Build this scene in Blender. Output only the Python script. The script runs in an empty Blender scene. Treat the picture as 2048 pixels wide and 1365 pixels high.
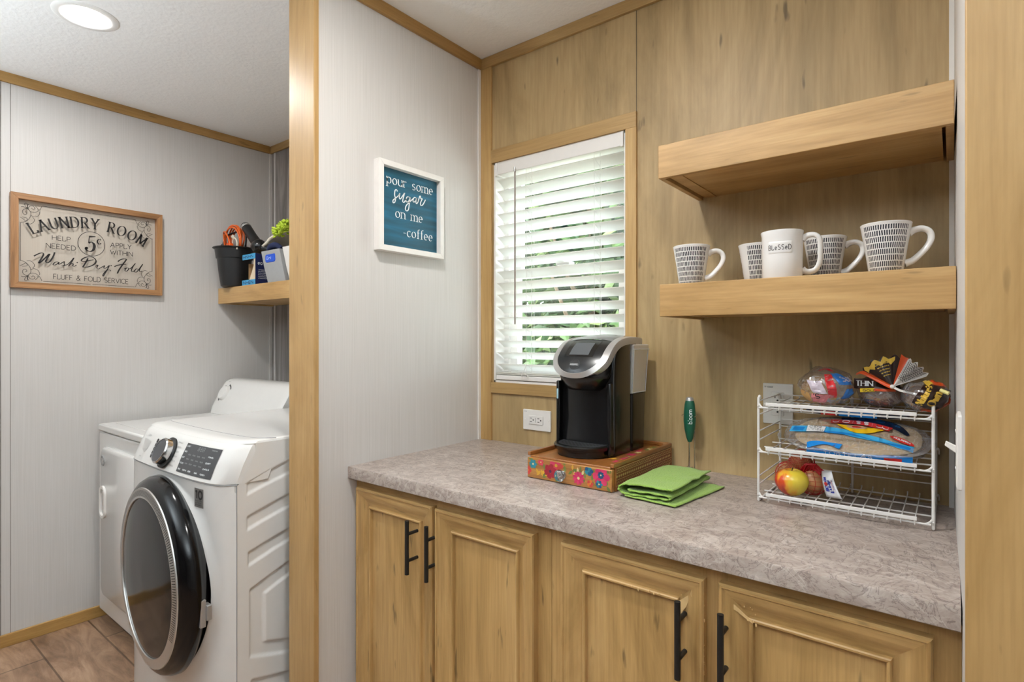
import bpy, bmesh, math, random
from math import sin, cos, pi, radians, sqrt, atan2, exp
from mathutils import Vector, Matrix

SC = bpy.context.scene
COL = SC.collection
random.seed(7)

# ------------------------------------------------------------------ camera
CAM = bpy.data.cameras.new('camera')
CAM.sensor_width = 36.0
CAM.lens = 1120.0 / 2048.0 * 36.0
CAM.shift_y = -2.5 / 2048.0
CAM.clip_start = 0.05
cam_ob = bpy.data.objects.new('camera', CAM)
COL.objects.link(cam_ob)
cam_ob.location = (0, 0, 1.313)
cam_ob.rotation_euler = (pi / 2, 0, math.atan(881.0 / 1120.0))
SC.camera = cam_ob

# ------------------------------------------------------------------ sky, sun, exposure
LAMP = 330.0         # radiance of the recessed ceiling lamps
FILL_UP = 300.0        # power of the unseen uplighters added to brighten the ceiling
SKY = 2.9
SUN = 5.0
SC.view_settings.view_transform = 'Standard'
SC.view_settings.look = 'None'
SC.view_settings.exposure = -0.17
SC.view_settings.gamma = 1.0
SC.view_settings.use_curve_mapping = False
SC.cycles.use_denoising = True
SC.cycles.max_bounces = 10
SC.cycles.diffuse_bounces = 6
SC.cycles.transparent_max_bounces = 16
SC.cycles.sample_clamp_indirect = 6.0

W = bpy.data.worlds.new('sky')
SC.world = W
W.use_nodes = True
wn = W.node_tree.nodes
bgn = wn['Background']
sky = wn.new('ShaderNodeTexSky')
sky.sky_type = 'NISHITA'
sky.sun_disc = False
sky.sun_elevation = radians(48)
sky.sun_rotation = radians(200)
sky.dust_density = 2.0
hs = wn.new('ShaderNodeHueSaturation'); hs.inputs['Saturation'].default_value = .45
W.node_tree.links.new(sky.outputs[0], hs.inputs['Color'])
W.node_tree.links.new(hs.outputs[0], bgn.inputs[0])
bgn.inputs[1].default_value = SKY

sl = bpy.data.lights.new('sun', 'SUN')
sl.energy = SUN
sl.angle = radians(1.0)
sl.color = (1, .95, .86)
sun_ob = bpy.data.objects.new('sun', sl)
COL.objects.link(sun_ob)
sun_ob.rotation_euler = (radians(42), 0, radians(20))   # from the house side: lights the trees, not the room

# ------------------------------------------------------------------ helpers
def S(h, a=1.0):
    h = h.lstrip('#')
    o = []
    for i in (0, 2, 4):
        c = int(h[i:i + 2], 16) / 255.0
        o.append(c / 12.92 if c <= .04045 else ((c + .055) / 1.055) ** 2.4)
    return (o[0], o[1], o[2], a)


def link(o):
    COL.objects.link(o)
    return o


def tag(o, label=None, cat=None, group=None, kind=None):
    if label: o['label'] = label
    if cat: o['category'] = cat
    if group: o['group'] = group
    if kind: o['kind'] = kind
    return o


BASE = {}


def empty(name, loc, label, cat, group=None, kind=None):
    o = bpy.data.objects.new(name, None)
    o.empty_display_size = .05
    o.location = loc
    link(o)
    BASE[o] = Vector(loc)
    return tag(o, label, cat, group, kind)


class MB:
    """collects geometry in world coordinates and links it as one mesh object"""
    def __init__(s):
        s.v = []; s.f = []; s.m = []

    def add(s, vs, fs, m=0):
        b = len(s.v)
        s.v += [tuple(p) for p in vs]
        for f in fs:
            s.f.append(tuple(b + i for i in f)); s.m.append(m)
        return s

    def box(s, x0, x1, y0, y1, z0, z1, m=0):
        vs = [(x, y, z) for x in (x0, x1) for y in (y0, y1) for z in (z0, z1)]
        return s.add(vs, [(0, 1, 3, 2), (4, 6, 7, 5), (0, 4, 5, 1), (2, 3, 7, 6), (0, 2, 6, 4), (1, 5, 7, 3)], m)

    def hexa(s, lo, hi, m=0):
        n = len(lo)
        fs = [tuple(range(n))[::-1], tuple(range(n, 2 * n))]
        for i in range(n):
            j = (i + 1) % n
            fs.append((i, j, n + j, n + i))
        return s.add(list(lo) + list(hi), fs, m)

    def prism(s, poly, o, ux, uy, un, d=1.0, m=0):
        o, ux, uy, un = Vector(o), Vector(ux), Vector(uy), Vector(un)
        lo = [o + ux * x + uy * y for x, y in poly]
        return s.hexa(lo, [p + un * d for p in lo], m)

    def grid(s, fn, nu, nv, m=0, cu=False, cv=False, mf=None):
        b = len(s.v)
        for i in range(nu):
            for j in range(nv):
                s.v.append(tuple(fn(i / (nu if cu else nu - 1), j / (nv if cv else nv - 1))))
        for i in range(nu if cu else nu - 1):
            for j in range(nv if cv else nv - 1):
                i2, j2 = (i + 1) % nu, (j + 1) % nv
                s.f.append((b + i * nv + j, b + i2 * nv + j, b + i2 * nv + j2, b + i * nv + j2))
                s.m.append(mf(i, j) if mf else m)
        return s

    def loft(s, rings, m=0, caps=(True, True), ms=None):
        b = len(s.v); n = len(rings[0])
        for r in rings: s.v += [tuple(p) for p in r]
        for i in range(len(rings) - 1):
            for j in range(n):
                k = (j + 1) % n
                s.f.append((b + i * n + j, b + i * n + k, b + (i + 1) * n + k, b + (i + 1) * n + j))
                s.m.append(ms[i] if ms else m)
        if caps[0]: s.f.append(tuple(b + j for j in range(n))[::-1]); s.m.append(ms[0] if ms else m)
        if caps[1]: s.f.append(tuple(b + (len(rings) - 1) * n + j for j in range(n))); s.m.append(ms[-1] if ms else m)
        return s

    def lathe(s, prof, c, n=32, m=0, ax=(0, 0, 1), ms=None, caps=(True, True), sx=1, sy=1):
        a = Vector(ax).normalized()
        u = a.orthogonal().normalized()
        if abs(a.z) > .99: u = Vector((1, 0, 0))
        w = a.cross(u)
        c = Vector(c)
        rings = [[c + a * h + (u * cos(2 * pi * k / n) * sx + w * sin(2 * pi * k / n) * sy) * max(r, 1e-5) for k in range(n)] for r, h in prof]
        return s.loft(rings, m, caps, ms)

    def cyl(s, p, q, r, n=16, m=0, r2=None):
        p, q = Vector(p), Vector(q)
        return s.lathe([(r, 0), (r if r2 is None else r2, (q - p).length)], p, n, m, q - p)

    def tube(s, pts, r, n=8, m=0, closed=False, flat=None):
        P = [Vector(p) for p in pts]
        N = len(P)
        rr = r if isinstance(r, (list, tuple)) else [r] * N
        T = []
        for i in range(N):
            if closed: t = P[(i + 1) % N] - P[i - 1]
            else: t = P[min(i + 1, N - 1)] - P[max(i - 1, 0)]
            T.append(t.normalized() if t.length > 1e-9 else Vector((0, 0, 1)))
        u = T[0].orthogonal().normalized()
        if flat is not None:
            f = Vector(flat); u = (f - T[0] * f.dot(T[0])).normalized()
        rings = []
        for i in range(N):
            u = (u - T[i] * u.dot(T[i]))
            u = u.normalized() if u.length > 1e-6 else T[i].orthogonal().normalized()
            w = T[i].cross(u)
            e = rr[i] if isinstance(rr[i], tuple) else (rr[i], rr[i])
            rings.append([P[i] + u * cos(2 * pi * k / n) * e[0] + w * sin(2 * pi * k / n) * e[1] for k in range(n)])
        if closed: rings.append(rings[0])
        return s.loft(rings, m, (not closed, not closed))

    def ell(s, c, r, nu=20, nv=12, m=0, fn=None, mf=None):
        c = Vector(c)
        def g(a, b):
            th = 2 * pi * a; ph = pi * (b - .5) * .9998
            d = Vector((cos(th) * cos(ph), sin(th) * cos(ph), sin(ph)))
            k = fn(d) if fn else 1.0
            return c + Vector((d.x * r[0], d.y * r[1], d.z * r[2])) * k
        return s.grid(g, nu, nv, m, cu=True, mf=mf)

    def ribbon(s, pts, wf, mp, m=0, th=0.0):
        """flat pen stroke: pts in 2D, wf(dx,dy,t) full width, mp maps (x,y) to 3D; a short normal lift is in mp"""
        n = len(pts)
        if n < 2: return s
        L, R = [], []
        for i in range(n):
            a = pts[max(i - 1, 0)]; b = pts[min(i + 1, n - 1)]
            dx, dy = b[0] - a[0], b[1] - a[1]
            l = sqrt(dx * dx + dy * dy) or 1e-9
            dx /= l; dy /= l
            k = 1.0
            if 0 < i < n - 1:
                e = (pts[i][0] - a[0], pts[i][1] - a[1]); le = sqrt(e[0] ** 2 + e[1] ** 2) or 1e-9
                cc = abs(e[0] / le * dx + e[1] / le * dy)
                k = min(1 / max(cc, .5), 1.6)
            w = wf(dx, dy, i / (n - 1)) * .5 * k
            L.append((pts[i][0] - dy * w, pts[i][1] + dx * w)); R.append((pts[i][0] + dy * w, pts[i][1] - dx * w))
        b = len(s.v)
        s.v += [tuple(mp(*p)) for p in L] + [tuple(mp(*p)) for p in R]
        for i in range(n - 1):
            s.f.append((b + i, b + i + 1, b + n + i + 1, b + n + i)); s.m.append(m)
        return s

    def blob(s, poly, mp, m=0):
        b = len(s.v)
        s.v += [tuple(mp(*p)) for p in poly]
        s.f.append(tuple(range(b, b + len(poly)))); s.m.append(m)
        return s

    def build(s, name, mats, parent=None, smooth=None, bevel=0, seg=2, label=None, kind=None, solid=0, sub=0, fix=True):
        me = bpy.data.meshes.new(name)
        o = Vector((0, 0, 0))
        p = parent
        if p is not None: o = BASE[p]
        me.from_pydata([(v[0] - o.x, v[1] - o.y, v[2] - o.z) for v in s.v], [], s.f)
        if not isinstance(mats, (list, tuple)): mats = [mats]
        for m in mats: me.materials.append(m)
        for i, pl in enumerate(me.polygons):
            pl.material_index = min(s.m[i], len(mats) - 1)
        bm = bmesh.new(); bm.from_mesh(me)
        if fix:
            bmesh.ops.recalc_face_normals(bm, faces=bm.faces)
        if smooth is not None:
            for f in bm.faces: f.smooth = True
            for e in bm.edges:
                if len(e.link_faces) == 2:
                    if e.calc_face_angle(0) > radians(smooth): e.smooth = False
        bm.to_mesh(me); bm.free()
        ob = bpy.data.objects.new(name, me)
        link(ob)
        if parent is not None:
            ob.parent = parent
        BASE[ob] = o
        if solid:
            md = ob.modifiers.new('solid', 'SOLIDIFY'); md.thickness = solid; md.offset = 0
        if sub:
            md = ob.modifiers.new('sub', 'SUBSURF'); md.levels = sub; md.render_levels = sub
        if bevel:
            md = ob.modifiers.new('bevel', 'BEVEL'); md.width = bevel; md.segments = seg; md.limit_method = 'ANGLE'; md.angle_limit = radians(40)
            md.harden_normals = False
            if smooth is None:
                for pl in me.polygons: pl.use_smooth = True
                bm = bmesh.new(); bm.from_mesh(me)
                for e in bm.edges:
                    if len(e.link_faces) == 2 and e.calc_face_angle(0) > radians(40): e.smooth = False
                bm.to_mesh(me); bm.free()
        if label: ob['label'] = label
        if kind: ob['kind'] = kind
        return ob


def struct(name, mb, mat, **k):
    return mb.build(name, mat, kind='structure', **k)


def copy_thing(root, loc, rz, label, group=None):
    r = root.copy(); link(r)
    r.location = loc; r.rotation_euler = (0, 0, rz)
    r['label'] = label
    if group: r['group'] = group
    for ch in list(root.children):
        c = ch.copy(); link(c); c.parent = r
        for g in list(ch.children):
            d = g.copy(); link(d); d.parent = c
    return r


def catmull(P, n=6, closed=False):
    P = [tuple(p) for p in P]
    out = []
    N = len(P); D = len(P[0])
    rng = range(N) if closed else range(N - 1)
    for i in rng:
        p1, p2 = P[i], P[(i + 1) % N]
        p0 = P[i - 1] if (closed or i > 0) else p1
        p3 = P[(i + 2) % N] if (closed or i < N - 2) else p2
        for k in range(n):
            t = k / n
            out.append(tuple(.5 * (2 * p1[d] + (p2[d] - p0[d]) * t + (2 * p0[d] - 5 * p1[d] + 4 * p2[d] - p3[d]) * t * t + (3 * p1[d] - p0[d] - 3 * p2[d] + p3[d]) * t ** 3) for d in range(D)))
    if not closed: out.append(P[-1])
    return out


def rrect(x0, x1, y0, y1, r, n=5):
    o = []
    for cx, cy, a in ((x1 - r, y1 - r, 0), (x0 + r, y1 - r, 90), (x0 + r, y0 + r, 180), (x1 - r, y0 + r, 270)):
        for k in range(n + 1):
            t = radians(a + 90 * k / n)
            o.append((cx + r * cos(t), cy + r * sin(t)))
    return o


def hsh(x, y=0., z=0.):
    v = sin(x * 12.9898 + y * 78.233 + z * 37.719) * 43758.5453
    return v - math.floor(v)


def vnoise(x, y, z=0.):
    xi, yi, zi = math.floor(x), math.floor(y), math.floor(z)
    f = lambda t: t * t * (3 - 2 * t)
    u, v, w = f(x - xi), f(y - yi), f(z - zi)
    r = 0
    for a in (0, 1):
        for b in (0, 1):
            for c in (0, 1):
                r += hsh(xi + a, yi + b, zi + c) * (u if a else 1 - u) * (v if b else 1 - v) * (w if c else 1 - w)
    return r * 2 - 1


# ------------------------------------------------------------------ lettering (own stroke alphabet, cap height 1)
def arc(cx, cy, rx, ry, a, b, n=12):
    return [(cx + rx * cos(radians(a + (b - a) * i / n)), cy + ry * sin(radians(a + (b - a) * i / n))) for i in range(n + 1)]


XH = .64
GL = {
    'A': (.78, [[(0, 0), (.39, 1)], [(.39, 1), (.78, 0)], [(.14, .36), (.64, .36)]]),
    'B': (.58, [[(0, 0), (0, 1)], [(0, 1)] + arc(.28, .76, .25, .24, 90, -90) + [(0, .52)], [(0, .52)] + arc(.3, .26, .28, .26, 90, -90) + [(0, 0)]]),
    'C': (.74, [arc(.42, .5, .42, .5, 45, 315, 20)]),
    'D': (.7, [[(0, 0), (0, 1)], [(0, 1)] + arc(.25, .5, .45, .5, 90, -90, 16) + [(0, 0)]]),
    'E': (.52, [[(0, 0), (0, 1)], [(0, 1), (.52, 1)], [(0, .52), (.42, .52)], [(0, 0), (.52, 0)]]),
    'F': (.5, [[(0, 0), (0, 1)], [(0, 1), (.5, 1)], [(0, .52), (.42, .52)]]),
    'G': (.78, [arc(.42, .5, .42, .5, 45, 350, 20), [(.48, .45), (.8, .45)], [(.8, .45), (.8, .08)]]),
    'H': (.68, [[(0, 0), (0, 1)], [(.68, 0), (.68, 1)], [(0, .52), (.68, .52)]]),
    'I': (.02, [[(0.01, 0), (0.01, 1)]]),
    'J': (.4, [[(.38, 1), (.38, .25)] + arc(.19, .2, .19, .2, 0, -170)]),
    'K': (.62, [[(0, 0), (0, 1)], [(.58, 1), (.02, .42)], [(.2, .6), (.62, 0)]]),
    'L': (.5, [[(0, 0), (0, 1)], [(0, 0), (.5, 0)], [(.5, 0), (.52, .2)]]),
    'M': (.86, [[(0, 0), (0.04, 1)], [(.04, 1), (.43, .1)], [(.43, .1), (.82, 1)], [(.82, 1), (.86, 0)]]),
    'N': (.7, [[(0, 0), (0, 1)], [(0, 1), (.7, 0)], [(.7, 0), (.7, 1)]]),
    'O': (.86, [arc(.43, .5, .43, .5, 90, 450, 26)]),
    'P': (.54, [[(0, 0), (0, 1)], [(0, 1)] + arc(.27, .74, .27, .26, 90, -90) + [(0, .48)]]),
    'R': (.62, [[(0, 0), (0, 1)], [(0, 1)] + arc(.27, .75, .27, .25, 90, -90) + [(0, .5)], [(.26, .5), (.62, 0)]]),
    'S': (.56, [arc(.28, .75, .25, .25, 30, 270, 14) + arc(.28, .25, .28, .25, 90, -150, 14)]),
    'T': (.62, [[(.31, 0), (.31, 1)], [(0, 1), (.62, 1)]]),
    'U': (.66, [[(0, 1), (0, .33)] + arc(.33, .33, .33, .33, 180, 360, 12) + [(.66, 1)]]),
    'V': (.74, [[(0, 1), (.37, 0)], [(.37, 0), (.74, 1)]]),
    'W': (1.0, [[(0, 1), (.27, 0)], [(.27, 0), (.5, .8)], [(.5, .8), (.73, 0)], [(.73, 0), (1, 1)]]),
    'Y': (.7, [[(0, 1), (.35, .48)], [(.7, 1), (.35, .48)], [(.35, .48), (.35, 0)]]),
    '&': (.74, [[(.74, 0), (.2, .7)] + arc(.33, .82, .16, .18, 200, -20, 10) + [(.1, .35)] + arc(.28, .23, .26, .23, 140, 320, 10) + [(.7, .5)]]),
    '0': (.6, [arc(.3, .5, .3, .5, 90, 450, 24)]),
    '1': (.3, [[(0, .8), (.2, 1)], [(.2, 1), (.2, 0)]]),
    '5': (.6, [[(.52, 1), (.12, 1)], [(.12, 1), (.06, .54)], [(.06, .54)] + arc(.29, .32, .3, .32, 130, -150, 18)]),
    '8': (.56, [arc(.28, .75, .22, .25, 90, 450, 16), arc(.28, .25, .28, .25, 90, 450, 16)]),
    '-': (.3, [[(0, .33), (.3, .33)]]),
    "'": (.05, [[(.03, 1), (.03, .75)]]),
    'a': (.46, [arc(.22, .32, .22, .32, 60, 360, 18), [(.45, .64), (.45, 0)]]),
    'b': (.48, [[(0, 1), (0, 0)], arc(.24, .32, .24, .32, 180, -180, 18)]),
    'c': (.42, [arc(.24, .32, .24, .32, 45, 315, 16)]),
    'd': (.48, [[(.48, 1), (.48, 0)], arc(.24, .32, .24, .32, 0, 360, 18)]),
    'e': (.46, [[(.02, .34), (.44, .34)], [(.44, .34)] + arc(.23, .32, .22, .32, 5, 310, 18)]),
    'f': (.3, [[(.13, 0), (.13, .75)] + arc(.29, .8, .16, .2, 180, 60, 8), [(0, .62), (.3, .62)]]),
    'h': (.46, [[(0, 0), (0, 1)], [(0, .36)] + arc(.23, .4, .23, .24, 150, 0, 8) + [(.46, 0)]]),
    'i': (.02, [[(0.01, 0), (0.01, .64)], [(0.01, .85), (.01, .93)]]),
    'l': (.02, [[(.01, 0), (.01, 1)]]),
    'm': (.8, [[(0, 0), (0, .64)], [(0, .38)] + arc(.2, .42, .2, .22, 160, 0, 8) + [(.4, 0)], [(.4, .38)] + arc(.6, .42, .2, .22, 160, 0, 8) + [(.8, 0)]]),
    'n': (.46, [[(0, 0), (0, .64)], [(0, .36)] + arc(.23, .4, .23, .24, 150, 0, 8) + [(.46, 0)]]),
    'o': (.5, [arc(.25, .32, .25, .32, 90, 450, 20)]),
    'p': (.48, [[(0, .64), (0, -.32)], arc(.24, .32, .24, .32, 180, -180, 18)]),
    'r': (.3, [[(0, 0), (0, .64)], [(0, .36)] + arc(.2, .42, .2, .2, 160, 50, 6)]),
    's': (.36, [arc(.18, .48, .16, .16, 40, 270, 10) + arc(.18, .16, .18, .16, 90, -150, 10)]),
    't': (.3, [[(.13, .85), (.13, .12)] + arc(.24, .13, .11, .13, 180, 300, 6), [(0, .62), (.3, .62)]]),
    'u': (.46, [[(0, .64), (0, .26)] + arc(.22, .25, .22, .25, 180, 350, 10) + [(.46, .4)], [(.46, .64), (.46, 0)]]),
    'w': (.68, [[(0, .64), (.18, 0)], [(.18, 0), (.34, .55)], [(.34, .55), (.5, 0)], [(.5, 0), (.68, .64)]]),
    '.': (.05, [[(0.02, 0), (.02, .08)]]),
}


def pen(style, w):
    if style == 'serif':
        a = radians(16)
        return lambda dx, dy, t: max(w * .42, w * 1.15 * abs(dy * cos(a) - dx * sin(a)))
    return lambda dx, dy, t: w


def word_width(s, gap=.2):
    x = 0
    for c in s: x += (.4 if c == ' ' else GL[c][0]) + gap
    return x - gap


def write(mb, s, mp, x0, x1, y0, h, w=.12, style='sans', m=0, gap=.2, slant=0, place=None):
    """letters of cap height h between x0 and x1 on the 2D plane that mp maps into space"""
    k = (x1 - x0) / max(word_width(s, gap), 1e-6)
    x = 0
    pf = pen(style, w)
    for c in s:
        if c == ' ': x += .4 + gap; continue
        gw, st = GL[c]
        xc = x + gw / 2
        def tr(px, py, x=x, xc=xc):
            if place:
                return place(x + px - xc, py, xc * k, k, h)
            return (x0 + (x + px + slant * py) * k, y0 + py * h)
        for q in st:
            pts = [tr(*p) for p in q]
            mb.ribbon(pts, lambda dx, dy, t: pf(dx, dy, t) * h, mp, m)
            if style == 'serif' and len(q) <= 14:
                for e, o in ((q[0], q[1]), (q[-1], q[-2])):
                    if min(abs(e[1] - y) for y in (0, 1, .64, -.32)) < .02 and abs(e[1] - o[1]) > .8 * abs(e[0] - o[0]):
                        b = .15 if e[1] < .3 or e[1] > .9 else .1
                        l = [tr(e[0] - b * (1 if e[1] != .64 else 1.2), e[1]), tr(e[0] + (b if e[1] not in (.64,) else .02), e[1])]
                        mb.ribbon(l, lambda dx, dy, t: w * .5 * h, mp, m)
        x += gw + gap
    return mb


def plane(o, ux, uy):
    o, ux, uy = Vector(o), Vector(ux), Vector(uy)
    return lambda x, y: o + ux * x + uy * y


# ------------------------------------------------------------------ materials
MATS = {}


def newmat(name):
    m = bpy.data.materials.new(name); m.use_nodes = True
    nt = m.node_tree
    return m, nt, nt.nodes['Principled BSDF']


def node(nt, t, **k):
    n = nt.nodes.new(t)
    for a, v in k.items():
        if a.startswith('i_'):
            key = a[2:]
            n.inputs[int(key) if key.isdigit() else key].default_value = v
        else: setattr(n, a, v)
    return n


def ramp(nt, stops):
    r = node(nt, 'ShaderNodeValToRGB')
    e = r.color_ramp.elements
    while len(e) < len(stops): e.new(.5)
    for i, (p, c) in enumerate(stops):
        e[i].position = p; e[i].color = c
    return r


def coords(nt, scale, rot=(0, 0, 0), loc=(0, 0, 0)):
    t = node(nt, 'ShaderNodeTexCoord')
    mp = node(nt, 'ShaderNodeMapping')
    mp.inputs['Scale'].default_value = scale
    mp.inputs['Rotation'].default_value = rot
    mp.inputs['Location'].default_value = loc
    nt.links.new(t.outputs['Object'], mp.inputs['Vector'])
    return mp.outputs[0]


def mul(nt, a, b, fac=1.0, mode='MULTIPLY'):
    x = node(nt, 'ShaderNodeMix', data_type='RGBA', blend_type=mode)
    x.inputs[0].default_value = fac if not hasattr(fac, 'links') else 1
    if hasattr(fac, 'links'): nt.links.new(fac, x.inputs[0])
    for i, v in ((6, a), (7, b)):
        if hasattr(v, 'links'): nt.links.new(v, x.inputs[i])
        else: x.inputs[i].default_value = v
    return x.outputs[2]


def bump(nt, b, h, strength, dist=.001):
    bp = node(nt, 'ShaderNodeBump')
    bp.inputs['Strength'].default_value = strength
    bp.inputs['Distance'].default_value = dist
    nt.links.new(h, bp.inputs['Height'])
    nt.links.new(bp.outputs[0], b.inputs['Normal'])


def plain(name, col, rough=.5, metal=0, spec=.5, coat=0, trans=0, sub=0, noise=0, alpha=1, ior=1.45):
    m, nt, b = newmat(name)
    b.inputs['Base Color'].default_value = S(col) if isinstance(col, str) else col
    b.inputs['Roughness'].default_value = rough
    b.inputs['Metallic'].default_value = metal
    b.inputs['Specular IOR Level'].default_value = spec
    b.inputs['Coat Weight'].default_value = coat
    b.inputs['Coat Roughness'].default_value = .08
    b.inputs['Transmission Weight'].default_value = trans
    b.inputs['IOR'].default_value = ior
    b.inputs['Alpha'].default_value = alpha
    n = node(nt, 'ShaderNodeTexNoise'); n.inputs['Scale'].default_value = 35; n.inputs['Detail'].default_value = 4
    nt.links.new(coords(nt, (1, 1, 1)), n.inputs[0])
    r = ramp(nt, [(.3, (1 - noise, 1 - noise, 1 - noise, 1)), (.7, (1, 1, 1, 1))])
    nt.links.new(n.outputs[0], r.inputs[0])
    c = S(col) if isinstance(col, str) else col
    nt.links.new(mul(nt, c, r.outputs[0]), b.inputs['Base Color'])
    return m


def wood(name, dark, mid, light, axis='Z', rough=.45, wide=9., fleck=.5, streak=.35, coat=0.0, seed=0.):
    m, nt, b = newmat(name)
    def sc(along, across):
        return tuple(along if a == axis else across for a in 'XYZ')
    n1 = node(nt, 'ShaderNodeTexNoise'); n1.inputs['Scale'].default_value = 1; n1.inputs['Detail'].default_value = 6; n1.inputs['Roughness'].default_value = .6; n1.inputs['Distortion'].default_value = 1.6
    nt.links.new(coords(nt, sc(.9, wide), loc=(seed, seed, seed)), n1.inputs[0])
    r1 = ramp(nt, [(.3, S(dark)), (.5, S(mid)), (.72, S(light))])
    nt.links.new(n1.outputs[0], r1.inputs[0])
    n2 = node(nt, 'ShaderNodeTexNoise'); n2.inputs['Scale'].default_value = 1; n2.inputs['Detail'].default_value = 3
    nt.links.new(coords(nt, sc(6, wide * 34)), n2.inputs[0])
    lo = 1 - streak
    r2 = ramp(nt, [(.3, (lo, lo * .97, lo * .93, 1)), (.62, (1, 1, 1, 1))])
    nt.links.new(n2.outputs[0], r2.inputs[0])
    c = mul(nt, r1.outputs[0], r2.outputs[0])
    n3 = node(nt, 'ShaderNodeTexNoise'); n3.inputs['Scale'].default_value = 1; n3.inputs['Detail'].default_value = 2
    nt.links.new(coords(nt, sc(9, wide * 9), loc=(3.1 + seed, 1.7, 5.3)), n3.inputs[0])
    r3 = ramp(nt, [(.68, (1, 1, 1, 1)), (.76, (1 - fleck, 1 - fleck, 1 - fleck, 1))])
    nt.links.new(n3.outputs[0], r3.inputs[0])
    c = mul(nt, c, r3.outputs[0])
    nt.links.new(c, b.inputs['Base Color'])
    b.inputs['Roughness'].default_value = rough
    b.inputs['Coat Weight'].default_value = coat
    b.inputs['Coat Roughness'].default_value = .2
    bump(nt, b, n2.outputs[0], .12, .0008)
    return m
# grey striated wall board
def wallboard(name, base, hi, rough=.6):
    m, nt, b = newmat(name)
    n = node(nt, 'ShaderNodeTexNoise'); n.inputs['Scale'].default_value = 1; n.inputs['Detail'].default_value = 5; n.inputs['Distortion'].default_value = .3
    nt.links.new(coords(nt, (330, 330, 3.5)), n.inputs[0])
    r = ramp(nt, [(.3, S(base)), (.68, S(hi))])
    nt.links.new(n.outputs[0], r.inputs[0])
    nt.links.new(r.outputs[0], b.inputs['Base Color'])
    b.inputs['Roughness'].default_value = rough
    bump(nt, b, n.outputs[0], .25, .0006)
    return m


M_wall = wallboard('grey_wallboard', 'cbc8c4', 'd4d1ce', .5)  # copy of the laundry board, lighter to paint in stronger light
M_lwall = wallboard('laundry_wallboard', 'c2bfbb', 'cac7c4', .5)
M_barn = wood('grey_barnwood_panel', '5f5a56', '8f8986', 'b1aaa4', 'Z', .6, 14, .2, .25)
M_back = wood('oak_wall_panel', '8d7650', 'ae9468', 'c0a87c', 'Z', .5, 3.6, .55, .12)
M_trim = wood('oak_trim_vertical', 'a8834f', 'bb9860', 'cbaa72', 'Z', .45, 6, .3, .14)
M_trimx = wood('oak_trim_horizontal', '9a7a4a', 'ae8d59', 'bd9d69', 'X', .45, 6, .3, .14)
M_trimy = wood('oak_trim_depthwise', '8d6a38', 'a57f47', 'b48d54', 'Y', .45, 6, .3, .14)
M_post = wood('oak_casing', '9d7a49', 'b08d5c', 'bf9d6b', 'Z', .42, 5, .4, .12)
M_shelfx = wood('oak_shelf_board', 'a07c49', 'b8935f', 'c8a672', 'X', .42, 6, .35, .13)
M_cabv = wood('oak_cabinet_vertical', '8c6b3b', 'b4905b', 'c6a36d', 'Z', .42, 6, .55, .18)
M_cabh = wood('oak_cabinet_horizontal', '8c6b3b', 'b4905b', 'c6a36d', 'X', .42, 6, .55, .18)

m, nt, b = newmat('stippled_ceiling')
n = node(nt, 'ShaderNodeTexNoise'); n.inputs['Scale'].default_value = 60; n.inputs['Detail'].default_value = 4
nt.links.new(coords(nt, (1, 1, 1)), n.inputs[0])
b.inputs['Base Color'].default_value = S('f0efed'); b.inputs['Roughness'].default_value = .85
bump(nt, b, n.outputs[0], .4, .004)
M_ceil = m

# laminate counter: mottled taupe with fine dark and pale veins
m, nt, b = newmat('stone_laminate')
c0 = coords(nt, (1, 1, 1))
n1 = node(nt, 'ShaderNodeTexNoise'); n1.inputs['Scale'].default_value = 17; n1.inputs['Detail'].default_value = 10; n1.inputs['Roughness'].default_value = .74; n1.inputs['Distortion'].default_value = .8
nt.links.new(coords(nt, (1, 1.9, 1.5), rot=(0, 0, .5)), n1.inputs[0])
r1 = ramp(nt, [(.28, S('84756d')), (.46, S('9f9188')), (.58, S('aea299')), (.75, S('c6bcb5'))])
nt.links.new(n1.outputs[0], r1.inputs[0])
n2 = node(nt, 'ShaderNodeTexNoise'); n2.inputs['Scale'].default_value = 9; n2.inputs['Detail'].default_value = 7; n2.inputs['Distortion'].default_value = 2.6; n2.inputs['Roughness'].default_value = .6
nt.links.new(coords(nt, (2.2, 1.2, 2.6), rot=(.3, 0, .7)), n2.inputs[0])
r2 = ramp(nt, [(.455, (1, 1, 1, 1)), (.49, (.40, .36, .37, 1)), (.51, (1, 1, 1, 1))])
nt.links.new(n2.outputs[0], r2.inputs[0])
n3 = node(nt, 'ShaderNodeTexNoise'); n3.inputs['Scale'].default_value = 3; n3.inputs['Detail'].default_value = 8; n3.inputs['Distortion'].default_value = 3
nt.links.new(coords(nt, (1.1, 2.2, 1.5), rot=(0, 0, -.3), loc=(4, 2, 1)), n3.inputs[0])
r3 = ramp(nt, [(.485, (0, 0, 0, 1)), (.5, (.35, .35, .35, 1)), (.512, (0, 0, 0, 1))])
nt.links.new(n3.outputs[0], r3.inputs[0])
c = mul(nt, r1.outputs[0], r2.outputs[0], .8)
c = mul(nt, c, S('d8cec6'), r3.outputs[0], 'MIX')
nt.links.new(c, b.inputs['Base Color'])
b.inputs['Roughness'].default_value = .3
bump(nt, b, n1.outputs[0], .1, .0006)
M_stone = m

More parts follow.
